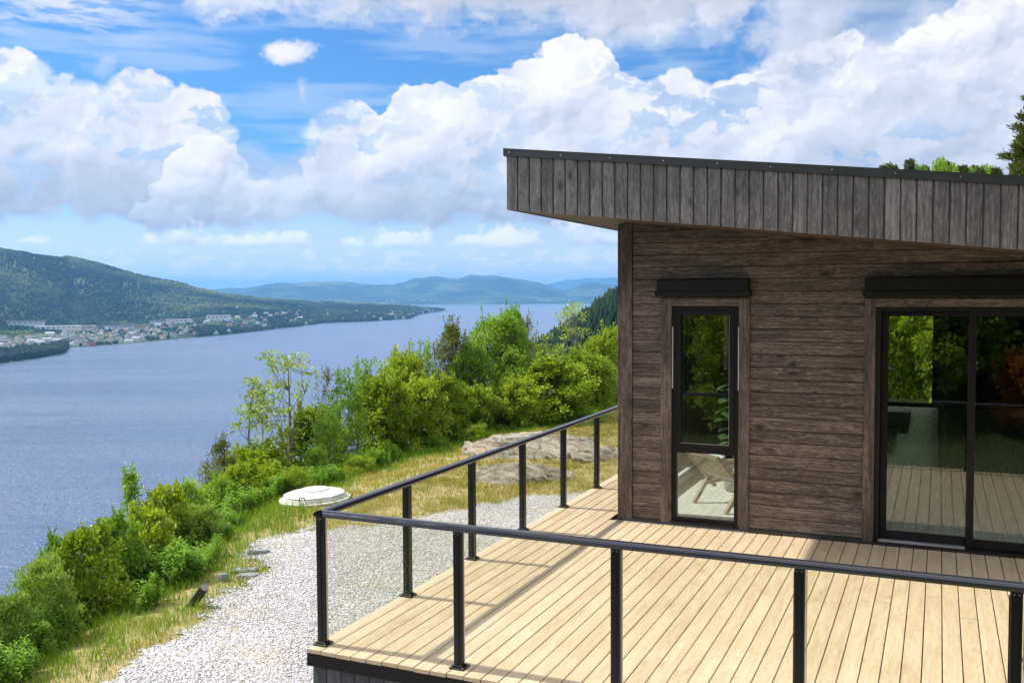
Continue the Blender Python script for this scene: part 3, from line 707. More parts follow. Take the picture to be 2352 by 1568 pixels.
hgt = rs.uniform(0.03, 0.10, len(px)) + 0.07 * sstep(clump, .5, .75) * rs.rand(len(px)); hgt = np.where(ingrav, hgt * .6, hgt); hgt = np.where(isg, hgt * 1.9, hgt)
wd = rs.uniform(0.003, 0.006, len(px)) * (1 + np.maximum(py, 0) / 14)
blades('dry_grass', px[~isg], py[~isg], hgt[~isg], wd[~isg], M_grass, 'short straw coloured grass between the gravel and the bushes')
blades('green_grass', px[isg], py[isg], hgt[isg], wd[isg], M_lush, 'fresh green grass along the foot of the bushes')

# tall leafy herbs in front of the bushes (countless)
def herb_proto(seed, n=46):
    r = np.random.RandomState(seed); vs = []; fs = []
    for k in range(n):
        z = 0.12 + 0.88 * (k / n); a = k * 2.4 + r.rand(); L = (0.30 - 0.14 * k / n) * r.uniform(.8, 1.2); w = L * 0.16
        dx_, dy_ = math.cos(a), math.sin(a); dr = r.uniform(-.05, .25)
        p0 = np.array([0, 0, z]); p1 = np.array([dx_ * L * .5 - dy_ * w, dy_ * L * .5 + dx_ * w, z + L * .28]); p3 = np.array([dx_ * L * .5 + dy_ * w, dy_ * L * .5 - dx_ * w, z + L * .28])
        p2 = np.array([dx_ * L, dy_ * L, z + L * (.22 - dr)])
        b = len(vs); vs += [p0, p1, p2, p3]; fs.append((b, b + 1, b + 2, b + 3))
    b = len(vs); vs += [np.array([-.008, 0, 0]), np.array([.008, 0, 0]), np.array([.004, 0, 1]), np.array([-.004, 0, 1])]; fs.append((b, b + 1, b + 2, b + 3))
    return np.array(vs), np.array(fs)
HV, HF = [], []; base_i = 0
nh = 9500
hyy = rs.uniform(-6, 22, nh); de = rs.uniform(-0.9, 0.85, nh); hxx = edge_x(hyy) + de
dens = fbm2(hxx * 1.1, hyy * 1.1, 3, .5, 33) - 0.06 * np.maximum(de, 0) + np.where(hyy < 2, 0.05, 0) - 0.09 * sstep(hyy, 5, 9)
dens = np.where((hyy > 3.2) & (hyy < 6.0) & (de > .2), 0, dens)
ok = dens > 0.40
hxx, hyy, dens = hxx[ok], hyy[ok], dens[ok]
for kk in range(3):
    sel = np.arange(len(hxx)) % 3 == kk
    v0, f0 = herb_proto(50 + kk)
    nn = sel.sum(); hs = rs.uniform(.20, .40, nn) * (0.65 + 1.3 * np.clip(dens[sel] - .40, 0, .25) / .25 * .75)
    V, Fm = merge_inst(v0, f0, np.stack([hxx[sel], hyy[sel], ground_z(hxx[sel], hyy[sel])], -1), hs, rs.uniform(0, 6.28, nn), (None, rs.uniform(-.25, .25, nn)))
    HV.append(V); HF.append(Fm + base_i); base_i += len(V)
tag(link_mesh('undergrowth', np_mesh('undergrowth', np.concatenate(HV), np.concatenate(HF), L_herb)), 'dense knee high leafy green herbs growing in front of the bushes', 'undergrowth', kind='stuff')

# water
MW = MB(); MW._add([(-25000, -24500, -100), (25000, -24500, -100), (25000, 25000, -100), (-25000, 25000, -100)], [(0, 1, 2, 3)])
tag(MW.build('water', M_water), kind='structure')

# rock outcrops
def rock(name, cx, cy, rx, ry, h, seed, label, ang=0.3):
    u = np.linspace(-1.15, 1.15, 170); U, Vv = np.meshgrid(u, u)
    ca, sa = math.cos(ang), math.sin(ang)
    X = cx + (U * rx) * ca - (Vv * ry) * sa; Y = cy + (U * rx) * sa + (Vv * ry) * ca
    r = np.sqrt(U ** 2 + Vv ** 2) + (fbm2(X * 1.3, Y * 1.3, 3, .5, seed) - .5) * 0.55
    dome = np.maximum(1 - r ** 2, -0.5)
    st = X * 0.30 + Y * 0.95 + fbm2(X * 0.7, Y * 0.7, 3, .5, seed + 3) * 1.0
    ridge = fbm2(st * 5, X * 0.6, 4, .6, seed + 5); stair = np.floor(st * 3.2 + ridge) / 3.2 - st
    Z = -1.3 + h * np.sign(dome) * np.abs(dome) ** 0.7 + (ridge - .5) * 0.26 * (dome > 0) + stair * 0.26 * (dome > 0)
    Z = np.where(dome < 0.02, Z - 0.12, Z)
    o = link_mesh(name, np_mesh(name, np.stack([X, Y, Z], -1).reshape(-1, 3), grid_faces(*X.shape), M_rock, True))
    return tag(o, label, 'rock')
rock('rock_outcrop', -6.0, 11.7, 1.9, 1.75, 0.19, 5, 'broad flat brown streaked rock outcrop in front of the big bushes', 0.1)
rock('rock_outcrop', -4.75, 8.15, 1.05, 0.85, 0.22, 15, 'smaller smooth grey rock dome in the grass beside the gravel', 0.2)
rock('rock_outcrop', -4.0, 11.0, 0.75, 0.55, 0.22, 25, 'small grey cracked rock at the right end of the flat outcrop', 0.9)

# ================================================================== plants
def leaf_quads(pos, dirv, size, aspect, r, droop=0.2):
    """one folded leaf per position: 4 vertices, pointed ellipse"""
    n = len(pos)
    d = dirv / (np.linalg.norm(dirv, axis=1, keepdims=True) + 1e-9)
    rnd = r.normal(size=(n, 3)) * 0.55 + np.array([0, 0, 1.0]); s = np.cross(d, rnd); s /= np.linalg.norm(s, axis=1, keepdims=True) + 1e-9
    nn = np.cross(s, d)
    L = size * r.uniform(0.7, 1.3, n)[:, None]; w = L * aspect * 0.5
    v = np.empty((n, 4, 3))
    v[:, 0] = pos; v[:, 2] = pos + d * L - np.array([0, 0, 1.0]) * L * droop
    v[:, 1] = pos + d * L * .5 + s * w + nn * L * .10; v[:, 3] = pos + d * L * .5 - s * w + nn * L * .10
    f = np.arange(n * 4).reshape(n, 4)
    return v.reshape(-1, 3), f
PROF = {
    'bush': lambda t: np.sqrt(np.clip(1 - (2 * t - 0.85) ** 2 / 1.45, 0.02, 1)),
    'round': lambda t: np.sqrt(np.clip(1 - (2 * t - 1.0) ** 2 * 0.96, 0.02, 1)),
    'birch': lambda t: np.clip(1.15 * (1 - t) ** 0.65 * (0.35 + t * 1.3), 0.05, 1),
    'cone': lambda t: np.clip(1.05 - t, 0.04, 1),
    'column': lambda t: np.clip(0.6 + 0.4 * np.sin(t * 3.1), .1, 1) * (1 - t * .3),
}
def plant_meshes(key, seed, h, w, nclump, cr, nleaf, leaf, aspect, prof, lmat, bmat, lo=0.12, stems=6, stem_r=0.03, trunk=False, lump=0.3, up=0.3, ragged=0.0, twig=True, open_=0.0, spread=0.55, shoots=14):
    r = np.random.RandomState(seed)
    pf = PROF[prof]
    t = lo + (1 - lo) * r.rand(nclump) ** 0.85; th = r.uniform(0, 2 * math.pi, nclump)
    lumpn = 1 + lump * (vnoise(th * 1.3 + seed, t * 3.5 + seed * 3.1, seed) - 0.5) * 2
    rad = w / 2 * pf(t) * lumpn * r.rand(nclump) ** 0.42
    cx, cy, cz = rad * np.cos(th), rad * np.sin(th), t * h * (1 - ragged * 0.5 + ragged * r.rand(nclump))
    # stems
    mb = MB(); st = []
    for k in range(stems):
        if trunk and k == 0: tip = np.array([r.normal() * w * .04, r.normal() * w * .04, h * 0.96]); b0 = np.zeros(3); rr = stem_r * 1.5
        else:
            a = 2 * math.pi * k / stems + r.rand(); sp = r.uniform(.3, 1) * w * spread * 0.5
            tip = np.array([math.cos(a) * sp, math.sin(a) * sp, h * r.uniform(.6, .92)]); b0 = np.array([math.cos(a), math.sin(a), 0]) * (0.04 if not trunk else 0); rr = stem_r * r.uniform(.6, 1)
            if trunk: b0 = np.array([0, 0, h * r.uniform(.05, .35)])
        bend = np.array([r.normal(), r.normal(), 0]) * w * 0.05
        pts = [b0 + (tip - b0) * q + bend * math.sin(q * 3.1) + (tip - b0) * np.array([1, 1, 0]) * (q * q - q) * .3 for q in (0, .2, .4, .6, .8, 1)]
        mb.tube(pts, [rr * (1 - .82 * q) for q in (0, .2, .4, .6, .8, 1)], 6, False)
        st.append(pts)
    allp = np.array([p for s_ in st for p in s_]); 
    if twig:
        for k in range(nclump):
            c = np.array([cx[k], cy[k], cz[k]])
            dd = np.linalg.norm(allp - c, axis=1) + (allp[:, 2] > c[2] - 0.05 * h) * h
            p = allp[np.argmin(dd)]
            mid = (p + c) / 2 + np.array([0, 0, -0.04 * h]) * r.rand() + r.normal(size=3) * .02 * w
            mb.tube([p, mid, c], [stem_r * .3, stem_r * .2, stem_r * .08], 4, False)
    cen = np.stack([cx, cy, cz], -1)
    sp_, sd_ = [], []
    for k in range(shoots):
        j = r.randint(nclump)
        for _ in range(4):
            j2 = r.randint(nclump)
            if cz[j2] + 0.6 * math.hypot(cx[j2], cy[j2]) > cz[j] + 0.6 * math.hypot(cx[j], cy[j]): j = j2
        c = cen[j]; o = c - np.array([0, 0, h * .45]); o = o / (np.linalg.norm(o) + 1e-6) + r.normal(size=3) * .35 + np.array([0, 0, .35]); o /= np.linalg.norm(o)
        Ls = h * r.uniform(.04, .12); tip = c + o * (Ls + cr * .6)
        mb.tube([c, c * .5 + tip * .5 + r.normal(size=3) * .02, tip], [stem_r * .25, stem_r * .16, stem_r * .08], 4, False)
        m_ = int(10 + 50 * Ls)
        q = r.rand(m_) ** .7; sp_.append(c + (tip - c) * q[:, None] + r.normal(size=(m_, 3)) * .025); sd_.append(r.normal(size=(m_, 3)) * .7 + o * .5)
    k = np.repeat(np.arange(nclump), nleaf)
    off = r.normal(size=(len(k), 3)); off /= np.linalg.norm(off, axis=1, keepdims=True); off *= (r.rand(len(k)) ** 0.5)[:, None]
    cs = cr * r.uniform(.7, 1.3, nclump)
    pos = cen[k] + off * cs[k][:, None] * np.array([1, 1, .75])
    out = pos - np.array([0, 0, h * 0.42]); out /= np.linalg.norm(out, axis=1, keepdims=True) + 1e-6
    dr = off * 0.8 + out * 0.5 + r.normal(size=pos.shape) * 0.45 + np.array([0, 0, up])
    if shoots: pos = np.concatenate([pos] + sp_); dr = np.concatenate([dr] + sd_)
    V, Fq = leaf_quads(pos, dr, leaf, aspect, r)
    V[:, 2] = np.maximum(V[:, 2], 0.02)
    lm = np_mesh(key + '_foliage', V, Fq, lmat)
    h = float(np.percentile(V[:, 2], 99.3)); w = 2 * float(np.percentile(np.hypot(V[:, 0], V[:, 1]), 96))
    wm = bpy.data.meshes.new(key + '_stems'); wm.from_pydata(mb.v, [], mb.f); wm.materials.append(bmat)
    wm.polygons.foreach_set('use_smooth', [True] * len(mb.f)); wm.update()
    return lm, wm, h, w

PL = {}
def proto(key, *a, **k): PL[key] = plant_meshes(key, *a, **k)
proto('hazel', 1, 1.6, 1.5, 120, 0.17, 52, 0.082, 0.74, 'bush', L_hazel, M_bark, stems=8, stem_r=.018, lump=.35)
proto('hazel2', 2, 1.6, 1.5, 130, 0.16, 50, 0.076, 0.74, 'bush', L_alder, M_bark, stems=8, stem_r=.018, lump=.4)
proto('willowbush', 3, 1.6, 1.5, 170, 0.15, 60, 0.095, 0.26, 'bush', L_willow, M_bark, stems=9, stem_r=.014, lump=.35, up=.6)
proto('bigbush', 4, 2.4, 2.4, 210, 0.23, 62, 0.105, 0.72, 'bush', L_hazel, M_bark, stems=10, stem_r=.03, lump=.45, lo=.06, shoots=34)
proto('bigbush2', 5, 2.4, 2.2, 200, 0.22, 62, 0.105, 0.70, 'bush', L_hazel, M_bark, stems=10, stem_r=.03, lump=.55, lo=.06, shoots=34)
proto('loose', 6, 2.4, 1.8, 150, 0.14, 30, 0.085, 0.5, 'column', L_alder, M_barkp, stems=8, stem_r=.016, lump=.5, lo=.1, ragged=.25)
proto('roundtree', 7, 4.6, 3.0, 380, 0.25, 56, 0.110, 0.5, 'round', L_alder, M_bark, stems=7, stem_r=.06, trunk=True, lo=.2, lump=.5, shoots=8)
proto('birch', 8, 4.4, 1.9, 230, 0.17, 48, 0.070, 0.5, 'birch', L_birch, M_bark, stems=6, stem_r=.045, trunk=True, lo=.15, lump=.4)
proto('ash', 9, 3.2, 1.25, 50, 0.13, 21, 0.10, 0.36, 'column', L_ash, M_barkp, stems=5, stem_r=.026, trunk=True, lo=.2, lump=.5, spread=.8, shoots=0)
proto('ash2', 10, 3.2, 1.0, 38, 0.12, 20, 0.10, 0.36, 'birch', L_ash, M_barkp, stems=4, stem_r=.022, trunk=True, lo=.25, lump=.6, spread=.8, shoots=0)
proto('sprig', 12, 1.9, 1.0, 42, 0.11, 30, 0.060, 0.75, 'round', L_alder, M_bark, stems=4, stem_r=.02, trunk=True, lo=.45, lump=.5)
proto('twiggy', 13, 3.0, 1.0, 60, 0.12, 12, 0.07, 0.4, 'column', L_birch, M_barkp, stems=8, stem_r=.014, lo=.2, lump=.5)
proto('greywillow', 14, 2.0, 1.1, 150, 0.12, 44, 0.05, 0.35, 'birch', L_birch, M_bark, stems=5, stem_r=.025, trunk=True, lo=.15, lump=.35)
proto('lowshrub', 15, 0.9, 1.3, 110, 0.13, 50, 0.055, 0.6, 'bush', L_hazel, M_bark, stems=7, stem_r=.01, lump=.4, lo=.04)

def plant(key, x, y, top=None, w=None, rz=0.0, label='', name='bush', cat='bush', group=None, sink=0.12, hgt=None):
    lm, wm, h0, w0 = PL[key]
    gz = float(ground_z(x, y)) - sink
    if hgt is None: hgt = top - gz
    t = empty(name, (x, y, gz), rz)
    tag(t, label, cat, group)
    sc = (w / w0, w / w0, hgt / h0)
    tree = name.endswith('tree') or name in ('sapling',)
    link_mesh('crown' if tree else 'foliage', lm, t, scale=sc)
    link_mesh('trunk' if tree else 'stems', wm, t, scale=sc)
    return t
B = 'bushes along the edge of the slope'
T = 'young trees above the bushes'
# near row, left to right in the picture
plant('willowbush', -6.10, -3.18, -0.71, 0.81, 0.0, 'small pale feathery bush at the bottom left corner of the picture', group=B)
plant('willowbush', -6.35, -2.44, -0.53, 0.94, 1.4, 'light green round willow bush next to the dark hazel, lowest big bush on the left', group=B)
plant('hazel2', -7.32, -1.47, -0.57, 0.60, 2.7, 'small grey green bush peeping over the light willow bush', group=B)
plant('hazel', -6.73, -1.41, -0.39, 1.01, 4.1, 'dark leafy hazel bush directly above the tilted black pipe', group=B)
plant('hazel2', -7.05, -0.60, -0.42, 0.91, 5.5, 'broad dark hazel bush between the willow bush and the lone sprig', group=B)
plant('hazel', -7.20, -0.01, -0.44, 0.87, 0.6, 'yellow green hazel bush right below the tall leafy sprig', group=B)
plant('sprig', -8.52, 1.07, -0.14, 0.79, 1.9, 'leafy sprig standing alone above the bushes against the water', name='sapling', cat='sapling', group=T)
plant('hazel', -8.06, 1.36, -0.46, 0.93, 3.3, 'bushy hazel to the right of the lone leafy sprig', group=B)
plant('hazel2', -8.96, 2.88, -0.75, 0.94, 4.7, 'medium green bush second to the right of the lone sprig', group=B)
plant('willowbush', -7.84, 1.79, -0.87, 0.90, 6.1, 'low pale bush at the foot of the second bush right of the sprig', group=B)
plant('greywillow', -10.39, 5.36, -0.36, 0.95, 1.1, 'grey green willow crown sticking up against the fjord between bushes', name='willow_tree', cat='tree', group=T)
plant('hazel2', -9.08, 3.69, -0.82, 0.94, 2.5, 'low spreading bush in front of the grey green willow crown', group=B)
plant('hazel', -9.42, 4.84, -0.76, 1.08, 3.9, 'dense bush left of the white lid, under the thin ash saplings', group=B)
plant('hazel', -9.55, 5.82, -0.93, 1.18, 5.3, 'bright bush right behind the white lid', group=B)
plant('lowshrub', -9.33, 6.45, -1.24, 0.96, 0.3, 'low bush behind the right rim of the white lid', group=B)
plant('ash', -10.74, 7.96, 1.28, 1.84, 1.7, 'tall thin pale green ash sapling rising above the white lid', name='sapling', cat='sapling', group=T)
plant('ash2', -10.80, 7.00, 0.72, 1.32, 3.1, 'slightly shorter ash sapling left of the tallest one above the lid', name='sapling', cat='sapling', group=T)
plant('twiggy', -10.27, 8.85, 0.86, 0.91, 4.5, 'thin half bare sapling between the ash saplings and the big bushes', name='sapling', cat='sapling', group=T)
plant('hazel2', -9.31, 7.16, -0.80, 0.74, 5.8, 'small dark round bush at the grass edge right of the lid', group=B)
plant('loose', -9.74, 8.17, 0.03, 0.98, 0.9, 'feathery low shrub under the half bare sapling', name='shrub', cat='shrub', group=B)
plant('loose', -9.78, 9.05, 0.78, 1.17, 2.3, 'loose upright shrub with thin shoots left of the dense round bushes', name='shrub', cat='shrub', group=B)
plant('loose', -10.16, 10.61, 0.90, 1.25, 3.7, 'second loose shrub with upright shoots, nearer the dense round bushes', name='shrub', cat='shrub', group=B)
plant('bigbush', -9.67, 10.55, 0.53, 1.90, 5.0, 'dense round bush at the left end of the big bush bank', group=B)
plant('bigbush2', -9.36, 11.92, 0.36, 1.75, 0.1, 'dense dark based bush second from the left in the big bush bank', group=B)
plant('bigbush', -10.30, 12.62, 0.96, 1.82, 1.5, 'bush behind and above the left end of the big bush bank', group=B)
plant('bigbush2', -9.36, 13.26, 0.33, 1.71, 2.8, 'dense bush in the middle of the big bush bank behind the flat rock', group=B)
plant('bigbush', -9.00, 14.46, -0.09, 1.77, 4.2, 'bush right of the middle in the big bush bank', group=B)
plant('loose', -10.55, 14.11, 1.20, 1.15, 5.6, 'taller loose shrub behind the left half of the bush bank', name='shrub', cat='shrub', group=B)
plant('bigbush2', -8.23, 15.70, 0.09, 1.82, 0.7, 'narrow dark bush between the two largest bushes of the bank', group=B)
plant('bigbush2', -7.73, 17.43, 0.65, 2.86, 2.1, 'broad rounded bush with a sunlit top, above the flat rock', group=B)
plant('bigbush', -7.60, 20.11, 0.57, 2.21, 3.4, 'rounded bush just left of the house corner behind the railing', group=B)
plant('bigbush2', -8.20, 22.97, 0.99, 1.93, 4.8, 'tall bush behind the railing next to the dark wooden house corner', group=B)
plant('bigbush', -8.20, 25.14, 1.28, 2.04, 6.2, 'tallest bush touching the house corner post in the picture', group=B)
plant('bigbush2', -8.06, 26.28, 0.41, 2.09, 1.2, 'bush partly cut off by the house corner', group=B)
plant('birch', -10.42, 15.76, 1.77, 1.81, 2.6, 'olive green pointed birch crown rising above the bush bank', name='birch_tree', cat='tree', group=T)
plant('roundtree', -9.53, 17.44, 1.86, 2.58, 4.0, 'large dense round tree behind the middle of the bush bank', name='round_tree', cat='tree', group=T)
plant('roundtree', -10.60, 20.71, 2.00, 1.86, 5.4, 'dark treetop poking out just over the large round tree', name='round_tree', cat='tree', group=T)
plant('roundtree', -9.80, 15.80, 1.07, 1.60, 0.5, 'rounded tree low behind the birch crown', name='round_tree', cat='tree', group=T)
plant('twiggy', -9.17, 19.03, 1.92, 1.09, 1.8, 'thin nearly bare sapling right of the large round tree', name='sapling', cat='sapling', group=T)
plant('loose', -9.36, 18.99, 1.14, 1.45, 3.2, 'sparse shrub under the bare sapling right of the round tree', name='shrub', cat='shrub', group=B)
plant('ash2', -9.01, 20.17, 1.20, 1.12, 4.6, 'small open sapling between the bare sapling and the tall open ash', name='sapling', cat='sapling', group=T)
plant('ash', -9.29, 23.62, 2.23, 1.81, 5.9, 'tall open ash tree with airy leaves against the far fjord', name='ash_tree', cat='tree', group=T)
# lower on the slope
for i, (x, y, tp, w_, k, lb) in enumerate([(-8.1, -3.6, -2.0, 1.4, 'hazel2', 'bush down the slope outside the bottom left corner'), (-8.2, -0.9, -1.55, 1.4, 'hazel', 'lower bush on the slope behind the dark hazels'), (-9.1, 1.4, -1.45, 1.5, 'hazel2', 'lower bush on the slope behind the sprig'), (-10.0, 4.4, -1.35, 1.7, 'hazel', 'lower bush on the slope behind the ash saplings'), (-10.6, 6.6, -0.75, 1.8, 'bigbush', 'lower bush down the slope behind the loose shrubs'), (-10.9, 9.2, -0.2, 2.0, 'bigbush2', 'bush down the slope behind the left end of the big bank')]):
    plant(k, x, y, tp, w_, i * 1.7, lb, group=B)
for i, (x_, y_, hh, w_) in enumerate([(-8.2, 26.5, 3.6, 3.4), (-5.6, 27.5, 3.9, 3.6), (-2.8, 27.0, 3.6, 3.4), (-0.2, 28.2, 3.8, 3.6), (-7.0, 30.5, 4.2, 3.8), (-3.8, 31.5, 4.4, 4.0)]):
    plant('bigbush' if i % 2 else 'bigbush2', x_, y_, None, w_, i * 1.9, 'bush at the far end of the lawn behind the house corner', group='bushes at the far end of the lawn', hgt=hh * .8)
# low growth along the grass edge
for i, (x, y, hh, w_, lb) in enumerate([(-8.75, 5.65, .62, .75, 'small dark shrub in front of the half bare sapling'), (-8.45, 7.6, .45, .9, 'knee high shrub at the grass edge left of the rock'), (-8.2, 12.9, .5, 1.0, 'low shrub at the foot of the big bushes behind the rock')]):
    plant('lowshrub', x, y, None, w_, i * 2.1, lb, name='shrub', cat='shrub', group=B, sink=.03, hgt=hh)

# pine at the right edge, trees on the hill behind the roof
def pine_meshes(seed, h, w):
    r = np.random.RandomState(seed); mb = MB(); mb.tube([(0, 0, 0), (0.05, 0, h * .5), (0, 0, h)], [w * .045, w * .03, .01], 7)
    P_, D_ = [], []
    for k in range(330):
        t = .06 + .94 * (k / 330.0); a = k * 2.399; L = w / 2 * (1.02 - t) ** .8 * r.uniform(.7, 1.15) + .08
        z0 = t * h; tip = np.array([math.cos(a) * L, math.sin(a) * L, z0 + L * .35 + .1 * h * (t > .9)]); b0 = np.array([0, 0, z0])
        mb.tube([b0, b0 * .5 + tip * .5 - np.array([0, 0, L * .08]), tip], [.03, .02, .006], 4, False)
        ns = int(5 + L * 9)
        for q in np.linspace(.25, 1, ns):
            c = b0 * (1 - q) + tip * q; side = np.array([-math.sin(a), math.cos(a), 0]) * r.normal() * L * .28 * (1.2 - q)
            c = c + side; m_ = 34
            o = r.normal(size=(m_, 3)) * .05; P_.append(c + o); D_.append((tip - b0)[None] / (L + .1) * .4 + r.normal(size=(m_, 3)) * .5 + np.array([0, 0, .8]))
    V, Fq = leaf_quads(np.concatenate(P_), np.concatenate(D_), .19, .17, r, 0)
    lm = np_mesh('pine_needle_mass', V, Fq, L_pine)
    wm = bpy.data.meshes.new('pine_trunk'); wm.from_pydata(mb.v, [], mb.f); wm.materials.append(M_bark); wm.update()
    return lm, wm, h, w
PL['pine'] = pine_meshes(5, 9.5, 4.2)
plant('pine', 7.35, 34.5, 11.9, 6.8, 0.3, 'bushy dark green pine cut off by the right edge above the roof', name='pine_tree', cat='tree')
proto('cone', 21, 9.0, 4.0, 260, 0.42, 40, 0.34, 0.3, 'cone', L_pine, M_bark, stems=1, stem_r=.1, trunk=True, lo=.1, lump=.35, up=.1, shoots=0)
proto('faroak', 22, 7.0, 5.0, 240, 0.5, 44, 0.30, 0.6, 'round', L_alder, M_bark, stems=4, stem_r=.1, trunk=True, lo=.2, lump=.6, shoots=0)
hg = 'distant trees on the ridge behind the roof'
def hill_at(az_deg, dist):
    a = R(az_deg); return CAM.x + math.sin(a) * dist, CAM.y + math.cos(a) * dist
x_, y_ = hill_at(-0.05, 92)
plant('faroak', x_, y_, 13.85, 3.3, 0.3, 'bright yellow green round tree peeking over the roof', name='round_tree', cat='tree', sink=1.0)
spec = [(-2.95, 1.02), (-2.70, 1.07), (-2.42, 1.04), (-1.62, 1.24), (-1.15, 1.05), (-.85, 1.10), (.25, 1.22), (.50, 1.14), (.80, 1.06), (1.05, 1.15), (1.32, 1.08), (1.60, 1.18), (1.85, 1.10), (2.1, 1.17), (2.38, 1.09), (2.65, 1.14)]
for i, (a_, s_) in enumerate(spec):
    D_ = 150.0 + (i % 3) * 6; x_, y_ = hill_at(a_, D_)
    # roof line seen at this azimuth, trees stand a little above it
    tz = CAM.z + D_ * math.tan(R(6.90 - 0.1175 * (a_ + 3.3))) + (s_ - 1) * 5.0
    k = 'cone' if i % 3 in (0, 2) or i == 1 else 'faroak'
    plant(k, x_, y_, tz, 5.2 if k == 'faroak' else 4.2, i * 1.1, 'small distant conifer on the ridge behind the roof' if k == 'cone' else 'small distant broadleaf tree on the ridge behind the roof', name='conifer_tree' if k == 'cone' else 'round_tree', cat='tree', group=hg + (' (conifers)' if k == 'cone' else ' (broadleaf)'), sink=.5)
# the wooded bank behind the viewer, seen only as reflections in the glass
for i, (x_, y_, hh, w_) in enumerate([(-3.5, -23, 6.5, 5.5), (1.5, -25, 7.5, 6), (6.0, -24, 7, 6), (10.5, -22, 7, 6), (15, -20, 7, 6), (-0.5, -31, 9, 7), (-8.5, -27, 11, 7), (-6.5, -20.5, 8, 4.5), (-12.5, -35, 15, 9), (-5.5, -36, 11, 8), (8.5, -31, 9, 7), (14, -28, 9, 7)]):
    plant('roundtree', x_, y_, None, w_, i * 1.3, 'tree on the bank mirrored in the window glass', name='round_tree', cat='tree', group='trees mirrored in the window glass', hgt=hh)
for i, (x_, y_, hh, w_) in enumerate([(-5.6, -17, 4.2, 4.5), (-8.2, -21.5, 6, 6), (-3.2, -19.5, 4.5, 4.5), (-10.8, -27, 8.5, 7.5), (-14.5, -36, 13, 11)]):
    plant('bigbush2', x_, y_, None, w_, i * 1.3, 'bush on the bank mirrored in the narrow window', group='bushes mirrored in the narrow window', hgt=hh)
PL['rust'] = (PL['bigbush'][0].copy(), PL['bigbush'][1], PL['bigbush'][2], PL['bigbush'][3]); PL['rust'][0].materials[0] = L_rust
plant('rust', 5.5, -17.0, None, 2.2, 0.4, 'rust orange bush mirrored in the sliding door glass', hgt=2.1)
for i, (x_, y_, hh, w_) in enumerate([(1.0, -17.5, 3.6, 3.6), (3.4, -18.6, 4.2, 4.0), (5.2, -20.0, 5.2, 4.4), (7.8, -18.4, 4.0, 4.0), (10.5, -17.6, 4.0, 4.0), (-1.6, -16.8, 3.4, 3.6), (2.2, -21.5, 5.6, 4.6), (8.2, -22.0, 5.6, 5.0)]):
    plant('bigbush' if i % 2 else 'bigbush2', x_, y_, None, w_, i * 1.7, 'dark bush on the bank mirrored in the door glass', group='bushes mirrored in the door glass', hgt=hh)
# greenery seen through the far window of the house
for i, (x_, y_) in enumerate([(0.6, 18.4), (2.2, 18.9), (3.9, 18.5), (5.5, 19)]):
    plant('bigbush', x_, y_, None, 3.0, i * 1.9, 'bright green bush seen through the far window inside the house', group='bushes seen through the far window', hgt=4.2)

# ================================================================== deck
DX0, DX1, DY0 = -0.894, 10.0, -4.712
BP = 0.1287
deck = tag(empty('terrace_deck', (0, 0, 0)), 'large pale wooden terrace deck wrapping round the dark house', 'deck')
rb_ = random.Random(3)
db_ = MB()
nb = int((DX1 - DX0) / BP) + 1
for i in range(nb):
    x0 = DX0 + i * BP + 0.0035; x1 = x0 + BP - 0.007
    yend = 13.0 if x1 < 0.0 else (-0.035)
    y = DY0 - rb_.uniform(0.0, 0.012)
    while y < yend - 0.01:
        L = rb_.uniform(2.2, 4.8)
        y2 = min(y + L, yend)
        if yend - y2 < 0.8: y2 = yend
        dzz = rb_.uniform(-0.0012, 0.0012)
        db_.bbox(x0, x1, y, y2 - 0.002, -0.028 + dzz, 0.0 + dzz, 0.003, 'y')
        y = y2
db_.build('decking', M_deck, deck)
MB().box(DX0 + .03, DX1, DY0 + .03, -0.03, -0.14, -0.045).box(DX0 + .03, -0.03, -0.03, 13, -0.14, -0.045).build('substructure', M_void, deck)
fs = MB(); fs.box(DX0 + 0.0, 1.02, DY0 + .004, DY0 + .026, -0.128, -0.031).box(1.026, 5, DY0 + .004, DY0 + .026, -0.128, -0.031).box(5.006, DX1, DY0 + .004, DY0 + .026, -0.128, -0.031).box(DX0 + .0, DX0 + .022, DY0 + .028, 13, -0.128, -0.031)
fs.build('rim_board', M_frame, deck)
sk = MB(); x = DX0 + 0.03
while x < DX1: sk.bbox(x, x + .118, DY0 + .032, DY0 + .052, -1.45, -0.13, .004, 'z'); x += .122
y = DY0 + 0.06
while y < 13: sk.bbox(DX0 + .03, DX0 + .05, y, y + .118, -1.45, -0.13, .004, 'z'); y += .122
sk.build('skirt_cladding', M_skirt, deck)

# ================================================================== glass railing
AX, BY, SF, SS = -0.8326, -4.5909, 1.1341, 1.2406
rail = tag(empty('glass_railing', (AX, BY, 0)), 'black metal railing with clear glass panels round the deck edge', 'railing')
def P0(x, y, z=0): return (x - AX, y - BY, z)
def rail_profile(w=0.086, t=0.046):
    q = []
    for k in range(9):
        a = math.pi * k / 8; q.append((math.cos(a) * w / 2, t * .35 + math.sin(a) * t * .65))
    q += [(-w / 2 + .006, 0.0), (w / 2 - .006, 0.0)]
    return q
zr = 0.957; XE, YE = 9.6, 5.4
ring = lambda c, sx, sy: [(c[0] + u * sx, c[1] + u * sy, zr + v) for u, v in rail_profile()]
hr = MB(); hw = 0.038
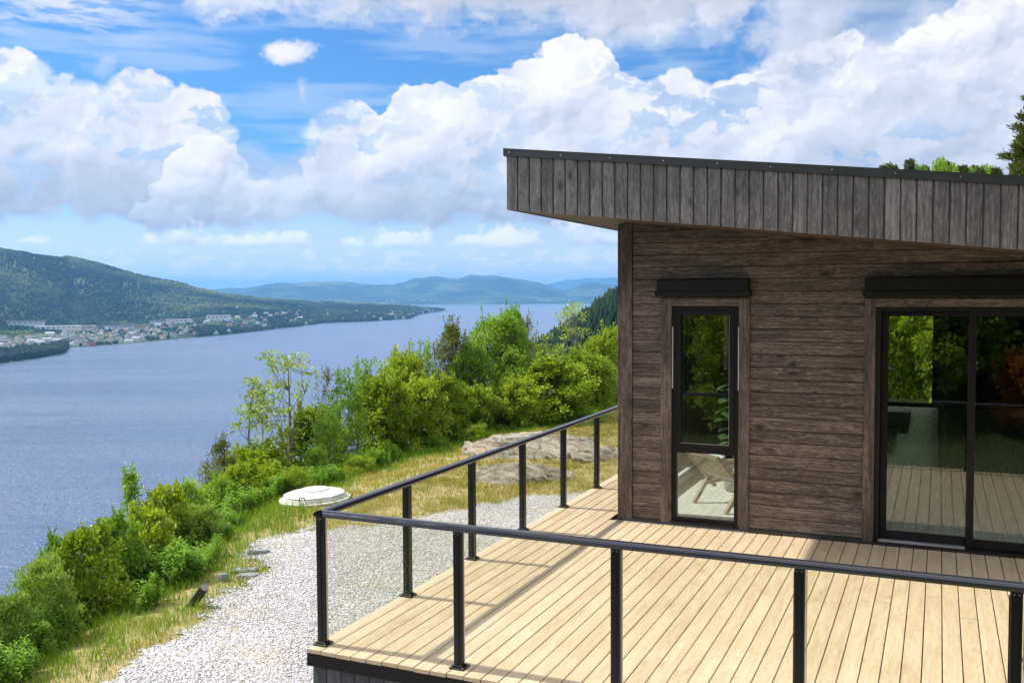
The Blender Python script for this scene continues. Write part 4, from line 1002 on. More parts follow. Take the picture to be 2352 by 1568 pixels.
# front run and side run, mitred at the corner
hr.loft([[(AX - u + 0 - AX, BY + (-u) * -1 * 0 + u * 0 - BY + u, zr + v) for u, v in rail_profile()], [(XE - AX, u, zr + v) for u, v in rail_profile()]])
hr.loft([[(u, u + 0, zr + v) for u, v in rail_profile()], [(u, YE - BY, zr + v) for u, v in rail_profile()]])
hr.build('handrail', M_rail, rail, False)
def post(x, y):
    b = MB(); b.bbox(-.031, .031, -.031, .031, 0.014, zr + .002, .006, 'z'); b.box(-.012, .012, -.036, -.030, .03, zr - .03); b.box(-.036, -.030, -.012, .012, .03, zr - .03)
    post_screws(b); o = b.build('post', None, rail, mats=[M_black, M_screw], loc=P0(x, y)); return o
def post_base(p):
    b = MB(); s = b; b.bbox(-.055, .055, -.055, .055, 0.002, .014, .003, 'x'); b.bbox(-.038, .038, -.038, .038, .014, .026, .003, 'x')
    b.cur = 1
    for u, v in ((-.045, -.045), (.045, -.045), (.045, .045), (-.045, .045)): s.tube([(u, v, .013), (u, v, .019)], .006, 6)
    b.build('base_plate', None, p, mats=[M_black, M_screw])
def post_screws(s):
    s.cur = 1; s.tube([(-.012, -.030, zr - .016), (-.012, -.036, zr - .016)], .0045, 6); s.tube([(.012, -.030, zr - .016), (.012, -.036, zr - .016)], .0045, 6)
NF, NS = 9, 8
posts = [(AX + k * SF, BY) for k in range(NF)] + [(AX, BY + k * SS) for k in range(1, NS)]
for q in posts: post_base(post(*q))
def panel(a, b):
    a, b = Vector((*P0(*a)[:2], 0)), Vector((*P0(*b)[:2], 0)); d = (b - a).normalized(); a = a + d * .038; b = b - d * .038; s_ = Vector((-d.y, d.x, 0)) * .004
    mb = MB(); z0, z1 = .035, zr - .004
    mb.loft([[a - s_ + Vector((0, 0, z0)), b - s_ + Vector((0, 0, z0)), b - s_ + Vector((0, 0, z1)), a - s_ + Vector((0, 0, z1))], [a + s_ + Vector((0, 0, z0)), b + s_ + Vector((0, 0, z0)), b + s_ + Vector((0, 0, z1)), a + s_ + Vector((0, 0, z1))]])
    p = mb.build('glass_panel', M_rglass, rail)
    # bright aluminium glazing bead down the edge of the pane
    bd = MB(); e = a + d * .0015
    bd.loft([[e - s_ * 1.3 + Vector((0, 0, z0)) - d * .003, e + s_ * 1.3 + Vector((0, 0, z0)) - d * .003, e + s_ * 1.3 + Vector((0, 0, z0)) + d * .002, e - s_ * 1.3 + Vector((0, 0, z0)) + d * .002], [e - s_ * 1.3 + Vector((0, 0, z1)) - d * .003, e + s_ * 1.3 + Vector((0, 0, z1)) - d * .003, e + s_ * 1.3 + Vector((0, 0, z1)) + d * .002, e - s_ * 1.3 + Vector((0, 0, z1)) + d * .002]])
    bd.build('glazing_bead', M_steel, p)
for k in range(NF - 1): panel((AX + k * SF, BY), (AX + (k + 1) * SF, BY))
for k in range(NS - 1): panel((AX, BY + k * SS), (AX, BY + (k + 1) * SS))

# ================================================================== house
house = tag(empty('wooden_house', (0, 0, 0)), 'modern dark brown wooden house with a sloping flat roof', 'house')
HX1, HY1 = 9.5, 12.8
def roof_bot(x): return 3.47 - 0.1117 * (x + .9)
WIN = (0.600, 1.335, 0.0, 2.44); DOOR = (2.712, 6.2, 0.0, 2.43)
cl = MB(); pitchz = 0.1345; z = 0.045; row = 0
rr = random.Random(8)
while z < 3.45:
    z1 = z + pitchz - 0.004
    segs = [(0.149, HX1)]
    for (a, b, c0, c1) in (WIN, DOOR):
        if z1 > c0 and z < c1 - .02:
            segs = [s2 for s in segs for s2 in ((s[0], min(s[1], a)), (max(s[0], b), s[1])) if s2[1] - s2[0] > .02]
    for a, b in segs:
        cuts = [a]
        if b - a > 3:
            q = a + rr.uniform(1.2, 4.2)
            while q < b - .8: cuts.append(q); q += rr.uniform(3, 4.6)
        cuts.append(b)
        for c0, c1 in zip(cuts[:-1], cuts[1:]):
            m_ = 8
            xs = [c0 + .001, c1 - .001]
            t0, t1 = z1, z1
            if roof_bot(xs[0]) + .005 <= z: continue
            o_ = rr.uniform(-.0012, .0012)
            vs = [(xs[0], o_ + .006, z), (xs[1], o_ + .006, z), (xs[1], o_ + .006, t1), (xs[0], o_ + .006, t0)]
            fr = [(xs[0], o_, z + .005), (xs[1], o_, z + .005), (xs[1], o_, t1 - .005 if t1 - z > .015 else z + .006), (xs[0], o_, t0 - .005)]
            bk = [(v[0], .022, v[2]) for v in vs]
            cl._add(fr + vs + bk, [(0, 1, 2, 3)] + [(i, i + 4, (i + 1) % 4 + 4, (i + 1) % 4) for i in range(4)] + [(i + 4, i + 8, (i + 1) % 4 + 8, (i + 1) % 4 + 4) for i in range(4)])
    z += pitchz
wall = cl.build('front_wall', M_wall, house)
# backing behind the boards, round the openings
bk = MB()
for (a, b, c0, c1) in ((0.02, .600, .0, 3.3), (.600, 1.335, 2.44, 3.2), (1.335, 2.712, 0, 3.08), (2.712, 6.2, 2.43, 2.70), (6.2, HX1, 0, 2.35)):
    bk.box(a, b, .0225, .16, c0, min(c1, roof_bot(b) + .01))
bk.build('wall_core', M_void, house)
# left side wall with its wide glazing, far wall with a garden door, right wall
sw = MB()
SWO = (0.35, 2.6, 0.14, 2.35)
sw.box(.004, .15, .165, SWO[0], 0, 3.36).box(.004, .15, SWO[1], 5.0, 0, 3.36).box(.004, .15, 5.0, 5.3, 0, 1.35).box(.004, .15, 5.0, 5.3, 2.35, 3.36).box(.004, .15, 5.3, HY1, 0, 3.36).box(.004, .15, SWO[0], SWO[1], 0, SWO[2]).box(.004, .15, SWO[0], SWO[1], SWO[3], 3.36)
sw.build('side_wall', M_wallz, house)
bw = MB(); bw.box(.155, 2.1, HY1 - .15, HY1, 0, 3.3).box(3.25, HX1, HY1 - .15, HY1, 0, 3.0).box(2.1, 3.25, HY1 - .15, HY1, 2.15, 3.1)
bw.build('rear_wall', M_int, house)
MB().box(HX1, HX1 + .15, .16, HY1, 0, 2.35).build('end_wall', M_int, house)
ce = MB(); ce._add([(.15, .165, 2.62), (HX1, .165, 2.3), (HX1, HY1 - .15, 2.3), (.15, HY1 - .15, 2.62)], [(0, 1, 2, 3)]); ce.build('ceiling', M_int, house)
fl = MB(); x = .16
while x < HX1: fl.box(x, x + .178, .10, HY1 - .16, -.01, .03); x += .18
fl.build('interior_floor', M_floor, house)
MB().box(.02, HX1, .03, HY1, -1.45, -.02).build('foundation', M_void, house)
# inner partition that leaves the room dark behind
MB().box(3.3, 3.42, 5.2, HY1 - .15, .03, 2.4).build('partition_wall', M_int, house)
# corner boards, base flashing
MB().bbox(0.0, .147, -.020, .003, .03, 3.365, .004, 'z').build('corner_board', M_wallz, house); MB().bbox(-.022, -.001, -.019, .13, .03, 3.36, .004, 'z').build('corner_board', M_wallz, house)
MB().box(-.03, HX1, -.03, .02, .004, .03).box(.15, .478, -.012, .004, .03, .044).box(1.452, 2.6, -.012, .004, .03, .044).build('base_flashing', M_cap, house)
MB().box(-.05, .30, -.055, -.031, .002, .007).build('drip_strip', M_steel, house); MB().box(.32, 1.45, -.05, -.031, .002, .006).build('drip_strip', M_steel, house)

# roof
roof_top = lambda x: 4.045 - 0.1145 * (x + .9)
RY0, RY1, RX0, RX1 = -1.1, 13.9, -0.9, 10.3
rf = MB()
rf._add([(RX0 + .03, RY0 + .03, roof_top(RX0) + .035), (RX1, RY0 + .03, roof_top(RX1) + .035), (RX1, RY1, roof_top(RX1) + .035), (RX0 + .03, RY1, roof_top(RX0) + .035),
         (RX0 + .03, RY0 + .03, roof_bot(RX0) + .03), (RX1, RY0 + .03, roof_bot(RX1) + .03), (RX1, RY1, roof_bot(RX1) + .03), (RX0 + .03, RY1, roof_bot(RX0) + .03)],
        [(0, 1, 2, 3), (7, 6, 5, 4), (0, 4, 5, 1), (1, 5, 6, 2), (2, 6, 7, 3), (3, 7, 4, 0)])
roof = rf.build('roof', M_roof, house)
fb = MB(); x = RX0; r9 = random.Random(5); lowb = True
k = 0
while x < RX1:
    wv = 0.1335; proud = 0.0 if k % 1 == 0 else .01
    x1 = x + wv - .012; yb = RY0 - r9.uniform(0, .002)
    def qd(y_, x_a, x_b, zz=0): return [(x_a, y_, roof_bot(x_a) + r9.uniform(-.003, .003) - zz), (x_b, y_, roof_bot(x_b) - zz), (x_b, y_, roof_top(x_b)), (x_a, y_, roof_top(x_a))]
    f_ = qd(yb, x + .004, x1 - .004); m_ = qd(yb + .005, x, x1); b_ = qd(yb + .022, x, x1)
    fb.loft([f_, m_, b_])
    x += wv; k += 1
# recessed strip behind the gaps
fb.loft([[(RX0, RY0 + .020, roof_bot(RX0) + .006), (RX1, RY0 + .020, roof_bot(RX1) + .006), (RX1, RY0 + .020, roof_top(RX1)), (RX0, RY0 + .020, roof_top(RX0))], [(RX0, RY0 + .0295, roof_bot(RX0) + .006), (RX1, RY0 + .0295, roof_bot(RX1) + .006), (RX1, RY0 + .0295, roof_top(RX1)), (RX0, RY0 + .0295, roof_top(RX0))]])
y = RY0 + .031
while y < RY1: fb.bbox(RX0, RX0 + .02, y, y + .122, roof_bot(RX0), roof_top(RX0), .004, 'z'); y += .1335
fb.build('fascia_cladding', M_fascia, roof)
cp = MB()
def strip(x0, x1, y0, y1, h0, h1): cp.loft([[(x0, y0, roof_top(x0) + h0), (x0, y1, roof_top(x0) + h0), (x0, y1, roof_top(x0) + h1), (x0, y0, roof_top(x0) + h1)], [(x1, y0, roof_top(x1) + h0), (x1, y1, roof_top(x1) + h0), (x1, y1, roof_top(x1) + h1), (x1, y0, roof_top(x1) + h1)]])
for a, b in ((RX0 - .03, .72), (.722, 2.9), (2.902, 5.2), (5.202, RX1)): strip(a, b, RY0 - .018 - (.0015 if a in (.722, 5.202) else 0), RY0 - .002, -.012, .064)
strip(RX0 - .03, RX1, RY0 - .02, RY0 + .12, .0645, .068)
cp.box(RX0 - .03, RX0 - .002, RY0 + .001, RY1, roof_top(RX0) - .012, roof_top(RX0) + .064)
cp.box(RX0 - .03, RX0 + .12, RY0 + .121, RY1, roof_top(RX0) + .0645, roof_top(RX0) + .068)
cp.cur = 1; sc_ = cp
for x in (-.86, -.28, .25, .80, 1.33, 1.83, 2.38, 2.92, 3.45, 3.96, 4.5): sc_.tube([(x, RY0 - .018, roof_top(x) + .028), (x, RY0 - .025, roof_top(x) + .028)], .0075, 7)
cp.build('edge_flashing', None, roof, mats=[M_cap, M_screw])
sf = MB(); y = RY0 + .032
while y < 0.9 + 13:
    y2 = min(y + .118, RY1)
    sf._add([(RX0 + .02, y, roof_bot(RX0 + .02) + .012), (RX1, y, roof_bot(RX1) + .012), (RX1, y2, roof_bot(RX1) + .012), (RX0 + .02, y2, roof_bot(RX0 + .02) + .012)], [(3, 2, 1, 0)])
    y += .121
sf.build('soffit', M_soffit, roof)

# narrow window
win = empty('window', (0, 0, 0)); win.parent = house
MB().bbox(.478, .600, -.022, .0, .0, 2.525, .004, 'z').build('side_trim', M_wallz, win); MB().bbox(1.336, 1.452, -.022, .0, .004, 2.525, .004, 'z').build('side_trim', M_wallz, win)
MB().bbox(.601, 1.335, -.019, .0, 2.441, 2.528, .004, 'x').build('head_trim', M_wall, win)
fr = MB()
fr.box(.600, .648, .008, .10, .03, 2.44).box(1.288, 1.335, .008, .10, .03, 2.44).box(.648, 1.288, .008, .10, 2.395, 2.44).box(.648, 1.288, .008, .10, .03, .088).box(.648, 1.288, .012, .10, .820, .866)
fr.box(.59, 1.345, -.035, .02, .0305, .052)
fr.build('frame', M_frame, win)
sh = MB()
sh.bbox(.649, .700, .000, .08, .868, 2.394, .004, 'z').bbox(1.232, 1.287, .000, .08, .868, 2.394, .004, 'z').bbox(.701, 1.231, .001, .08, 2.335, 2.394, .004, 'x').bbox(.701, 1.231, .001, .08, .868, .925, .004, 'x')
sh.build('sash', M_frame, win)
MB().box(.701, 1.231, -.004, .0, .9255, .929).box(1.2285, 1.2315, -.004, 0, .93, 2.33).build('glazing_bead', M_steel, win)
MB().box(.700, 1.232, .035, .043, .925, 2.336).build('pane', M_wglass, win)
MB().box(.648, 1.288, .035, .043, .088, .820).build('pane', M_wglass, win)
MB().box(.6015, .611, .004, .0085, 1.53, 2.21).build('vent_strip', M_white, win)
MB().box(1.3245, 1.334, .004, .0085, 1.53, 2.21).build('vent_strip', M_white, win)
def blind(x0, x1, z0, z1):
    b = MB(); yo = -.115
    b.loft([[(x, -.0005, z1), (x, yo, z1 - .012), (x, yo - .002, z0 + .055), (x, yo - .012, z0 + .05), (x, yo - .014, z0 + .002), (x, yo + .01, z0), (x, -.0005, z0)] for x in (x0 + .018, x1 - .018)])
    b.box(x0, x0 + .017, yo - .018, -.0005, z0 - .004, z0 + .052).box(x1 - .017, x1, yo - .018, -.0005, z0 - .004, z0 + .052)
    b.build('blind_box', M_frame, house)
blind(.440, 1.468, 2.545, 2.732); blind(2.590, 6.35, 2.535, 2.722)
# sliding door
dr = empty('sliding_door', (0, 0, 0)); dr.parent = house
MB().bbox(2.604, 2.711, -.022, .0, .004, 2.515, .004, 'z').build('side_trim', M_wallz, dr); MB().bbox(6.201, 6.31, -.022, .0, .004, 2.5, .004, 'z').build('side_trim', M_wallz, dr)
MB().bbox(2.712, 6.2, -.019, .0, 2.431, 2.516, .004, 'x').build('head_trim', M_wall, dr)
fr = MB(); fr.box(2.712, 2.760, .0, .16, .03, 2.43).box(6.15, 6.2, 0, .16, .03, 2.43).box(2.760, 6.15, .0, .16, 2.385, 2.43).box(2.705, 6.21, -.05, .16, .0305, .042)
fr.build('frame', M_frame, dr)
def leaf_(x0, x1, y0, nm):
    l = MB(); l.bbox(x0, x0 + .066, y0, y0 + .05, .044, 2.384, .004, 'z').bbox(x1 - .075, x1, y0, y0 + .05, .044, 2.384, .004, 'z').bbox(x0 + .067, x1 - .076, y0 + .001, y0 + .05, .044, .13, .004, 'x').bbox(x0 + .067, x1 - .076, y0 + .001, y0 + .05, 2.335, 2.384, .004, 'x')
    o = l.build(nm, M_frame, dr)
    MB().box(x0 + .066, x1 - .075, y0 + .02, y0 + .028, .128, 2.337).build('pane', M_wglass, o); return o
leaf_(2.762, 3.640, .085, 'door_leaf'); leaf_(3.568, 6.148, .020, 'door_leaf')
MB().box(2.755, 3.560, .0, .07, .0425, .052).box(2.755, 3.56, -.046, -.002, .0425, .047).build('threshold', M_steel, dr)
# side glazing frames
sg = empty('window', (0, 0, 0)); sg.parent = house
f2 = MB(); f2.box(.02, .13, SWO[0], SWO[0] + .06, SWO[2], SWO[3]).box(.02, .13, SWO[1] - .06, SWO[1], SWO[2], SWO[3]).box(.02, .13, SWO[0] + .06, SWO[1] - .06, SWO[2], SWO[2] + .06).box(.02, .13, SWO[0] + .06, SWO[1] - .06, SWO[3] - .06, SWO[3])
f2.build('frame', M_frame, sg); MB().box(.06, .066, SWO[0] + .06, SWO[1] - .06, SWO[2] + .06, SWO[3] - .06).build('pane', M_rglass, sg)
MB().box(.15, .21, .17, 5.4, .03, .19).build('window_bench', M_floor, sg)
gd = empty('garden_door', (0, 0, 0)); gd.parent = house
f3 = MB(); f3.box(2.1, 2.18, HY1 - .12, HY1 - .04, .03, 2.15).box(3.17, 3.25, HY1 - .12, HY1 - .04, .03, 2.15).box(2.18, 3.17, HY1 - .12, HY1 - .04, 2.07, 2.15).box(2.18, 3.17, HY1 - .12, HY1 - .04, .03, .12)
f3.build('frame', M_frame, gd); MB().box(2.18, 3.17, HY1 - .08, HY1 - .073, .12, 2.07).build('pane', M_rglass, gd)

# ================================================================== things inside, seen through the glass
ch = tag(empty('armchair', (1.06, 1.08, .03), R(-44)), 'low wooden armchair with woven back seen through the narrow window', 'chair')
ch.scale = (1.07, 1.07, .84)
def legm(sx, front):
    b = MB()
    if front: b.bar((sx * .31, .38, .0), (sx * .31, .30, .56), .045, .035, (0, 1, 0))
    else: b.bar((sx * .31, -.30, .0), (sx * .31, -.12, .34), .045, .04, (0, 1, 0))
    b.build('leg', M_chair, ch)
for sx in (-1, 1):
    legm(sx, True); legm(sx, False)
    MB().bar((sx * .31, -.02, .22), (sx * .31, -.42, .80), .042, .04, (0, 1, 1)).build('back_post', M_chair, ch)
    MB().bar((sx * .33, -.24, .56), (sx * .33, .36, .57), .06, .028).build('armrest', M_chair, ch)
    MB().bar((sx * .285, -.16, .29), (sx * .285, .34, .35), .03, .05).build('seat_rail', M_chair, ch)
MB().bar((-.29, -.40, .775), (.29, -.40, .775), .035, .05).bar((-.29, -.17, .44), (.29, -.17, .44), .03, .05).build('cross_rail', M_chair, ch)
wb = MB(); wb.bar((0, -.195, .465), (0, -.385, .745), .56, .014, (0, 1, .6)); wb.build('woven_backrest', M_wicker, ch)
cu = MB(); cu.bbox(-.27, .27, -.10, .36, .36, .46, .03, 'x'); cu.build('seat_cushion', M_cush, ch)
cu = MB(); cu.bar((0, -.13, .44), (0, -.30, .76), .46, .10, (0, 1, .6)); cu.build('back_cushion', M_cush, ch)

fp = tag(empty('fiddle_leaf_plant', (0.93, 2.0, .03)), 'potted fiddle leaf plant with large leaves behind the narrow window', 'houseplant')
pt = MB(); n_ = 20
pt.loft([[(rad * math.cos(2 * math.pi * k / n_), rad * math.sin(2 * math.pi * k / n_), zz) for k in range(n_)] for rad, zz in ((.12, 0), (.15, .02), (.17, .30), (.155, .30), (.15, .26))])
pt.build('pot', M_pot, fp, True)
MB().tube([(0, 0, .2), (.02, -.01, .8), (-.01, 0, 1.75)], [.018, .014, .006], 7).build('trunk', M_bark, fp, True)
r_ = np.random.RandomState(3); lv = []; lf = []
for k in range(26):
    a = k * 2.4; z0 = .45 + k * .036; L = r_.uniform(.20, .30); wv = L * .42; ca, sa = math.cos(a), math.sin(a); pitch_ = r_.uniform(.1, .7)
    cp_ = []
    for j in range(7):
        q = j / 6; ww = wv * (0.15 + 1.0 * math.sin(min(q * 1.15, 1) * 3.1416 * .5) * math.sqrt(max(1 - q ** 6, 0)) * (0.55 + .45 * q)); hx_ = .04 + L * q; hz = L * q * pitch_ - L * q * q * .55
        for s_ in (-1, 0, 1): cp_.append((hx_ * ca - s_ * ww * sa, hx_ * sa + s_ * ww * ca, z0 + hz + abs(s_) * .02))
    b = len(lv); lv += cp_
    for j in range(6):
        for s_ in (0, 1): i0 = b + j * 3 + s_; lf.append((i0, i0 + 1, i0 + 4, i0 + 3))
link_mesh('leaves', np_mesh('leaves', np.array(lv), np.array(lf), L_fig, True), fp)

def sofa(x, y, w, d, label, nm, cat, h=.40):
    s = tag(empty(nm, (x, y, .03)), label, cat)
    MB().bbox(-w / 2, w / 2, -d / 2, d / 2, .06, h, .03, 'x').build('seat', M_sofa, s)
    for sx in (-1, 1):
        for sy in (-1, 1): MB().box(sx * (w / 2 - .08) - .02, sx * (w / 2 - .08) + .02, sy * (d / 2 - .08) - .02, sy * (d / 2 - .08) + .02, 0, .06).build('leg', M_black, s)
sofa(2.05, 9.6, 1.5, 2.3, 'larger dark low ottoman on the pale floor deep inside the room', 'ottoman', 'ottoman', .10)
sofa(1.95, 6.9, 1.4, 1.5, 'nearer dark low ottoman inside the room left of the door glass', 'ottoman', 'ottoman', .12)

# ================================================================== things in the yard
lid = tag(empty('tank_lid', (-7.62, 4.72, -1.33), R(20)), 'round off white plastic tank lid lying at the grass edge', 'tank lid')
lid.rotation_euler = (R(0), R(-2), R(20)); lid.scale = (1.08, 1.08, 1.0)
def ringp(rad, z, n=8, ph=.2): return [(rad * math.cos(2 * math.pi * k / n + ph), rad * math.sin(2 * math.pi * k / n + ph), z) for k in range(n)]
def rr_(rad, z, mixo): # circle blended to octagon
    out = []
    for k in range(64):
        a = 2 * math.pi * k / 64; q = (a % (math.pi / 4)) - math.pi / 8; o = math.cos(math.pi / 8) / math.cos(q)
        rd = rad * ((1 - mixo) + mixo * o); out.append((rd * math.cos(a), rd * math.sin(a), z))
    return out
lb = MB(); lb.loft([rr_(.60, -.05, 0), rr_(.625, .0, 0), rr_(.625, .03, 0), rr_(.605, .036, 0), rr_(.592, .037, .85), rr_(.565, .105, .85), rr_(.555, .112, .5)], cap=False)
lb.build('rim', M_lid, lid)
lb = MB(); lb.loft([rr_(.557, .1115, .5), rr_(.53, .125, .2), rr_(.46, .148, 0), rr_(.36, .172, 0), rr_(.22, .193, 0), rr_(.12, .199, 0), rr_(.03, .201, 0)])
lb.build('dome', M_lid, lid, True)
ri = MB(); ri.loft([[(rad * math.cos(2 * math.pi * k / 40), rad * math.sin(2 * math.pi * k / 40), z) for k in range(40)] for rad, z in ((.255, .180), (.252, .206), (.24, .210), (.10, .215), (.02, .216))]); ri.build('raised_disc', M_lid, lid)
hd = MB(); a = R(-76 - 20); ux, uy = math.cos(a), math.sin(a); vx, vy = -uy, ux
hd.tube([(ux * .56 - vx * .055, uy * .56 - vy * .055, .09), (ux * .575 - vx * .045, uy * .575 - vy * .045, .155), (ux * .575 + vx * .045, uy * .575 + vy * .045, .155), (ux * .56 + vx * .055, uy * .56 + vy * .055, .09)], .011, 6); hd.build('handle', M_black, lid)

pp = tag(empty('drain_pipe', (-5.42, -1.06, -1.42)), 'short black plastic pipe sticking out of the grass at a slant', 'pipe')
n_ = 20
def circ(c, ax, rad):
    c, ax = Vector(c), Vector(ax).normalized(); u = ax.cross(Vector((0, 0, 1))).normalized(); w_ = ax.cross(u)
    return [c + (u * math.cos(2 * math.pi * k / n_) + w_ * math.sin(2 * math.pi * k / n_)) * rad for k in range(n_)]
A_ = Vector((.02, -.02, .0)); D2 = Vector((.36, -.10, .36)); Dn = D2.normalized()
pb = MB(); pb.loft([circ(A_, Dn, .056), circ(A_ + D2 * .98, Dn, .056), circ(A_ + D2, Dn, .054)]); pb.build('tube', M_pipe, pp, False)
pb = MB(); pb.loft([circ(A_ + D2 * .74, Dn, .060), circ(A_ + D2 * .80, Dn, .060)]); pb.build('coupling_ring', M_pipe, pp)
pb = MB(); pb.loft([circ(A_ + D2 * 1.002, Dn, .050), circ(A_ + D2 * 1.02, Dn, .048)]); pb.build('end_cap', M_slate, pp)
def slab(name, x, y, w, d, h, rz, label, seed):
    r3 = random.Random(seed); m_ = MB(); k = 9
    ring_ = [(w / 2 * math.cos(2 * math.pi * i / k) * r3.uniform(.75, 1.1), d / 2 * math.sin(2 * math.pi * i / k) * r3.uniform(.75, 1.1)) for i in range(k)]
    m_.loft([[(a * 1.02, b * 1.02, -.05) for a, b in ring_], [(a * 1.03, b * 1.03, h * .6) for a, b in ring_], [(a * .9, b * .9, h * r3.uniform(.9, 1.1)) for a, b in ring_]])
    o = m_.build(name, M_slate, None, loc=(x, y, float(ground_z(x, y)))); o.rotation_euler = (R(r3.uniform(-8, 8)), R(r3.uniform(-8, 8)), rz); tag(o, label, 'stone')
slab('flat_stone', -5.62, .30, .42, .22, .06, .5, 'flat grey stone slab at the edge of the gravel', 1)
slab('flat_stone', -5.42, .10, .34, .18, .05, .8, 'second pale flat slab lying against the grey slab', 4)
slab('small_rock', -5.68, -.10, .17, .13, .10, .2, 'small dark angular rock between the slab and the pipe', 2)
slab('small_rock', -6.05, 1.15, .34, .13, .07, .6, 'low dark stone half hidden in the grass uphill of the slab', 3)

# ================================================================== far shore
SH = np.array([(-80,-5.2),(-70,-4.7),(-60,-4.1),(-53.09,-3.62),(-52.28,-3.48),(-51.04,-3.33),(-49.99,-3.18),(-49.2,-3.05),(-48.9,-2.72),(-46.94,-2.64),(-45.83,-2.59),(-43.53,-2.4),(-41.18,-2.25),(-38.76,-2.01),(-36.29,-1.74),(-35.16,-1.6),(-32.51,-1.53),(-30.2,-1.40),(-29.68,-1.16),(-28.64,-1.0),(-28.0,-0.90)])
RG = np.array([(-80,3.3),(-60,3.2),(-53.3,2.72),(-52.11,2.51),(-50.88,2.37),(-50.47,2.24),(-49.0,2.03),(-47.06,1.62),(-45.06,1.1),(-43.47,0.70),(-42.19,0.30),(-40.66,-0.02),(-38.73,-0.24),(-36.27,-0.42),(-33.76,-0.55),(-31.47,-0.66),(-29.67,-0.78),(-28.0,-0.90)])
WD = np.array([(-80,2700),(-52,2500),(-46,2300),(-42,2000),(-38,1700),(-35,1500),(-32,1100),(-30,600),(-29,350),(-28.0,30)])
def shore_r(a): return (CAM.z + 100) / np.tan(np.radians(-np.interp(a, SH[:, 0], SH[:, 1])))
def land_z(a, r):
    rs_ = shore_r(a); W = np.interp(a, WD[:, 0], WD[:, 1]); u = (r - rs_) / W
    zr_ = CAM.z + (rs_ + W) * np.tan(np.radians(np.interp(a, RG[:, 0], RG[:, 1])))
    hilly = sstep(a, -38, -46)
    gl = np.where(u < .38, .07 * u / .38, .07 + .93 * sstep(u, .34, 1.02)) ; gs = np.clip(u, 0, 1) ** .75
    gg = hilly * gl + (1 - hilly) * gs
    gg = np.where(u > 1, 1 - (u - 1) * .6, gg)
    X = CAM.x + r * np.sin(np.radians(a)); Y = CAM.y + r * np.cos(np.radians(a))
    nz = (fbm2(X / 420, Y / 420, 5, .5, 81) - .5) * 60 * sstep(u, .35, .8) * hilly * sstep(u, 1.1, .9) + (fbm2(X / 90, Y / 90, 4, .55, 82) - .5) * 9 * sstep(u, .02, .3)
    return np.where(u < 0, -100 + u * W * .12, -99.2 + (zr_ + 99.2) * gg + nz)
aa = np.linspace(-78, -28.02, 520); uu_ = np.concatenate([np.linspace(-.04, 0, 3)[:-1], np.linspace(0, 1.0, 120), np.linspace(1.02, 2, 14)])
A2, U2 = np.meshgrid(aa, uu_); R2_ = shore_r(A2) + U2 * np.interp(A2, WD[:, 0], WD[:, 1]); Z2 = land_z(A2, R2_)
ax_, ay_ = CAM.x + R2_ * np.sin(np.radians(A2)), CAM.y + R2_ * np.cos(np.radians(A2))
tag(link_mesh('far_shore_hill', np_mesh('far_shore_hill', np.stack([ax_, ay_, Z2], -1).reshape(-1, 3), grid_faces(*A2.shape)[:, ::-1], M_far, True)), kind='structure')

def hills(name, pts, r0, rr0, seed, rough_=40, zb=-100, foot=None, material=None):
    pts = np.array(pts); a = np.linspace(-62, 12, 700); u = np.concatenate([np.linspace(0, 1, 40), np.linspace(1.05, 1.6, 6)])
    A3, U3 = np.meshgrid(a, u); r = r0 + (rr0 - r0) * U3
    el_ = np.interp(A3, pts[:, 0], pts[:, 1]); zr_ = CAM.z + rr0 * np.tan(np.radians(el_))
    X = CAM.x + r * np.sin(np.radians(A3)); Y = CAM.y + r * np.cos(np.radians(A3))
    gg = np.where(U3 <= 1, sstep(U3, -.15, 1.0) * .55 + U3 * .45, 1 - (U3 - 1) * .8); gg = gg * (U3 > 0)
    n_1 = (fbm2(X / 900, Y / 900, 5, .5, seed) - .5) * 2; n_2 = (fbm2(X / 260, Y / 260, 4, .55, seed + 1) - .5) * 2
    Z = zb + (zr_ - zb) * gg + n_1 * rough_ * 1.2 * U3 * np.maximum(1 - U3, 0) * 4 + n_2 * rough_ * .3 * np.minimum(U3 * 3, 1) + (fbm2(X / 60, Y / 60, 2, .5, seed + 2) - .5) * 12 * (U3 > 0)
    tag(link_mesh(name, np_mesh(name, np.stack([X, Y, Z], -1).reshape(-1, 3), grid_faces(*A3.shape)[:, ::-1], material or M_farh, True)), kind='structure')
FAR = [(-62,.3),(-45,.28),(-42.55,.32),(-41.6,.38),(-39.69,.42),(-38.47,.66),(-36.75,.72),(-34.5,.80),(-32.48,.66),(-31.2,.6),(-30.6,.72),(-29.91,.96),(-28.62,1.12),(-27.33,.97),(-26.55,1.2),(-25.25,1.18),(-24.4,1.02),(-23.43,.84),(-22.6,.76),(-21.87,.5),(-20.84,.1),(-20.2,.36),(-19.8,.5),(-18.9,.62),(-18.25,.58),(-17.6,.3),(-16.5,.1),(-14,.4),(12,.6)]
hills('distant_hills', FAR, 10600, 13500, 140, 85)
FOOT = [(-62,-.2),(-42,-.15),(-38,-.1),(-35,.0),(-32,-.2),(-29,-.25),(-26,-.3),(-24.5,-.22),(-23.5,-.12),(-22.3,-.2),(-21,-.15),(-19.5,-.1),(-18,-.16),(-16,-.3),(12,-.3)]
hills('distant_low_hills', FOOT, 10450, 11300, 170, 12)
F2 = [(-62,.2),(-30,.3),(-24,.32),(-22.39,.42),(-21.87,.63),(-20.83,.86),(-19.54,.95),(-17.22,.99),(-14,.8),(12,.8)]
hills('far_mountains', F2, 18500, 22500, 200, 60)

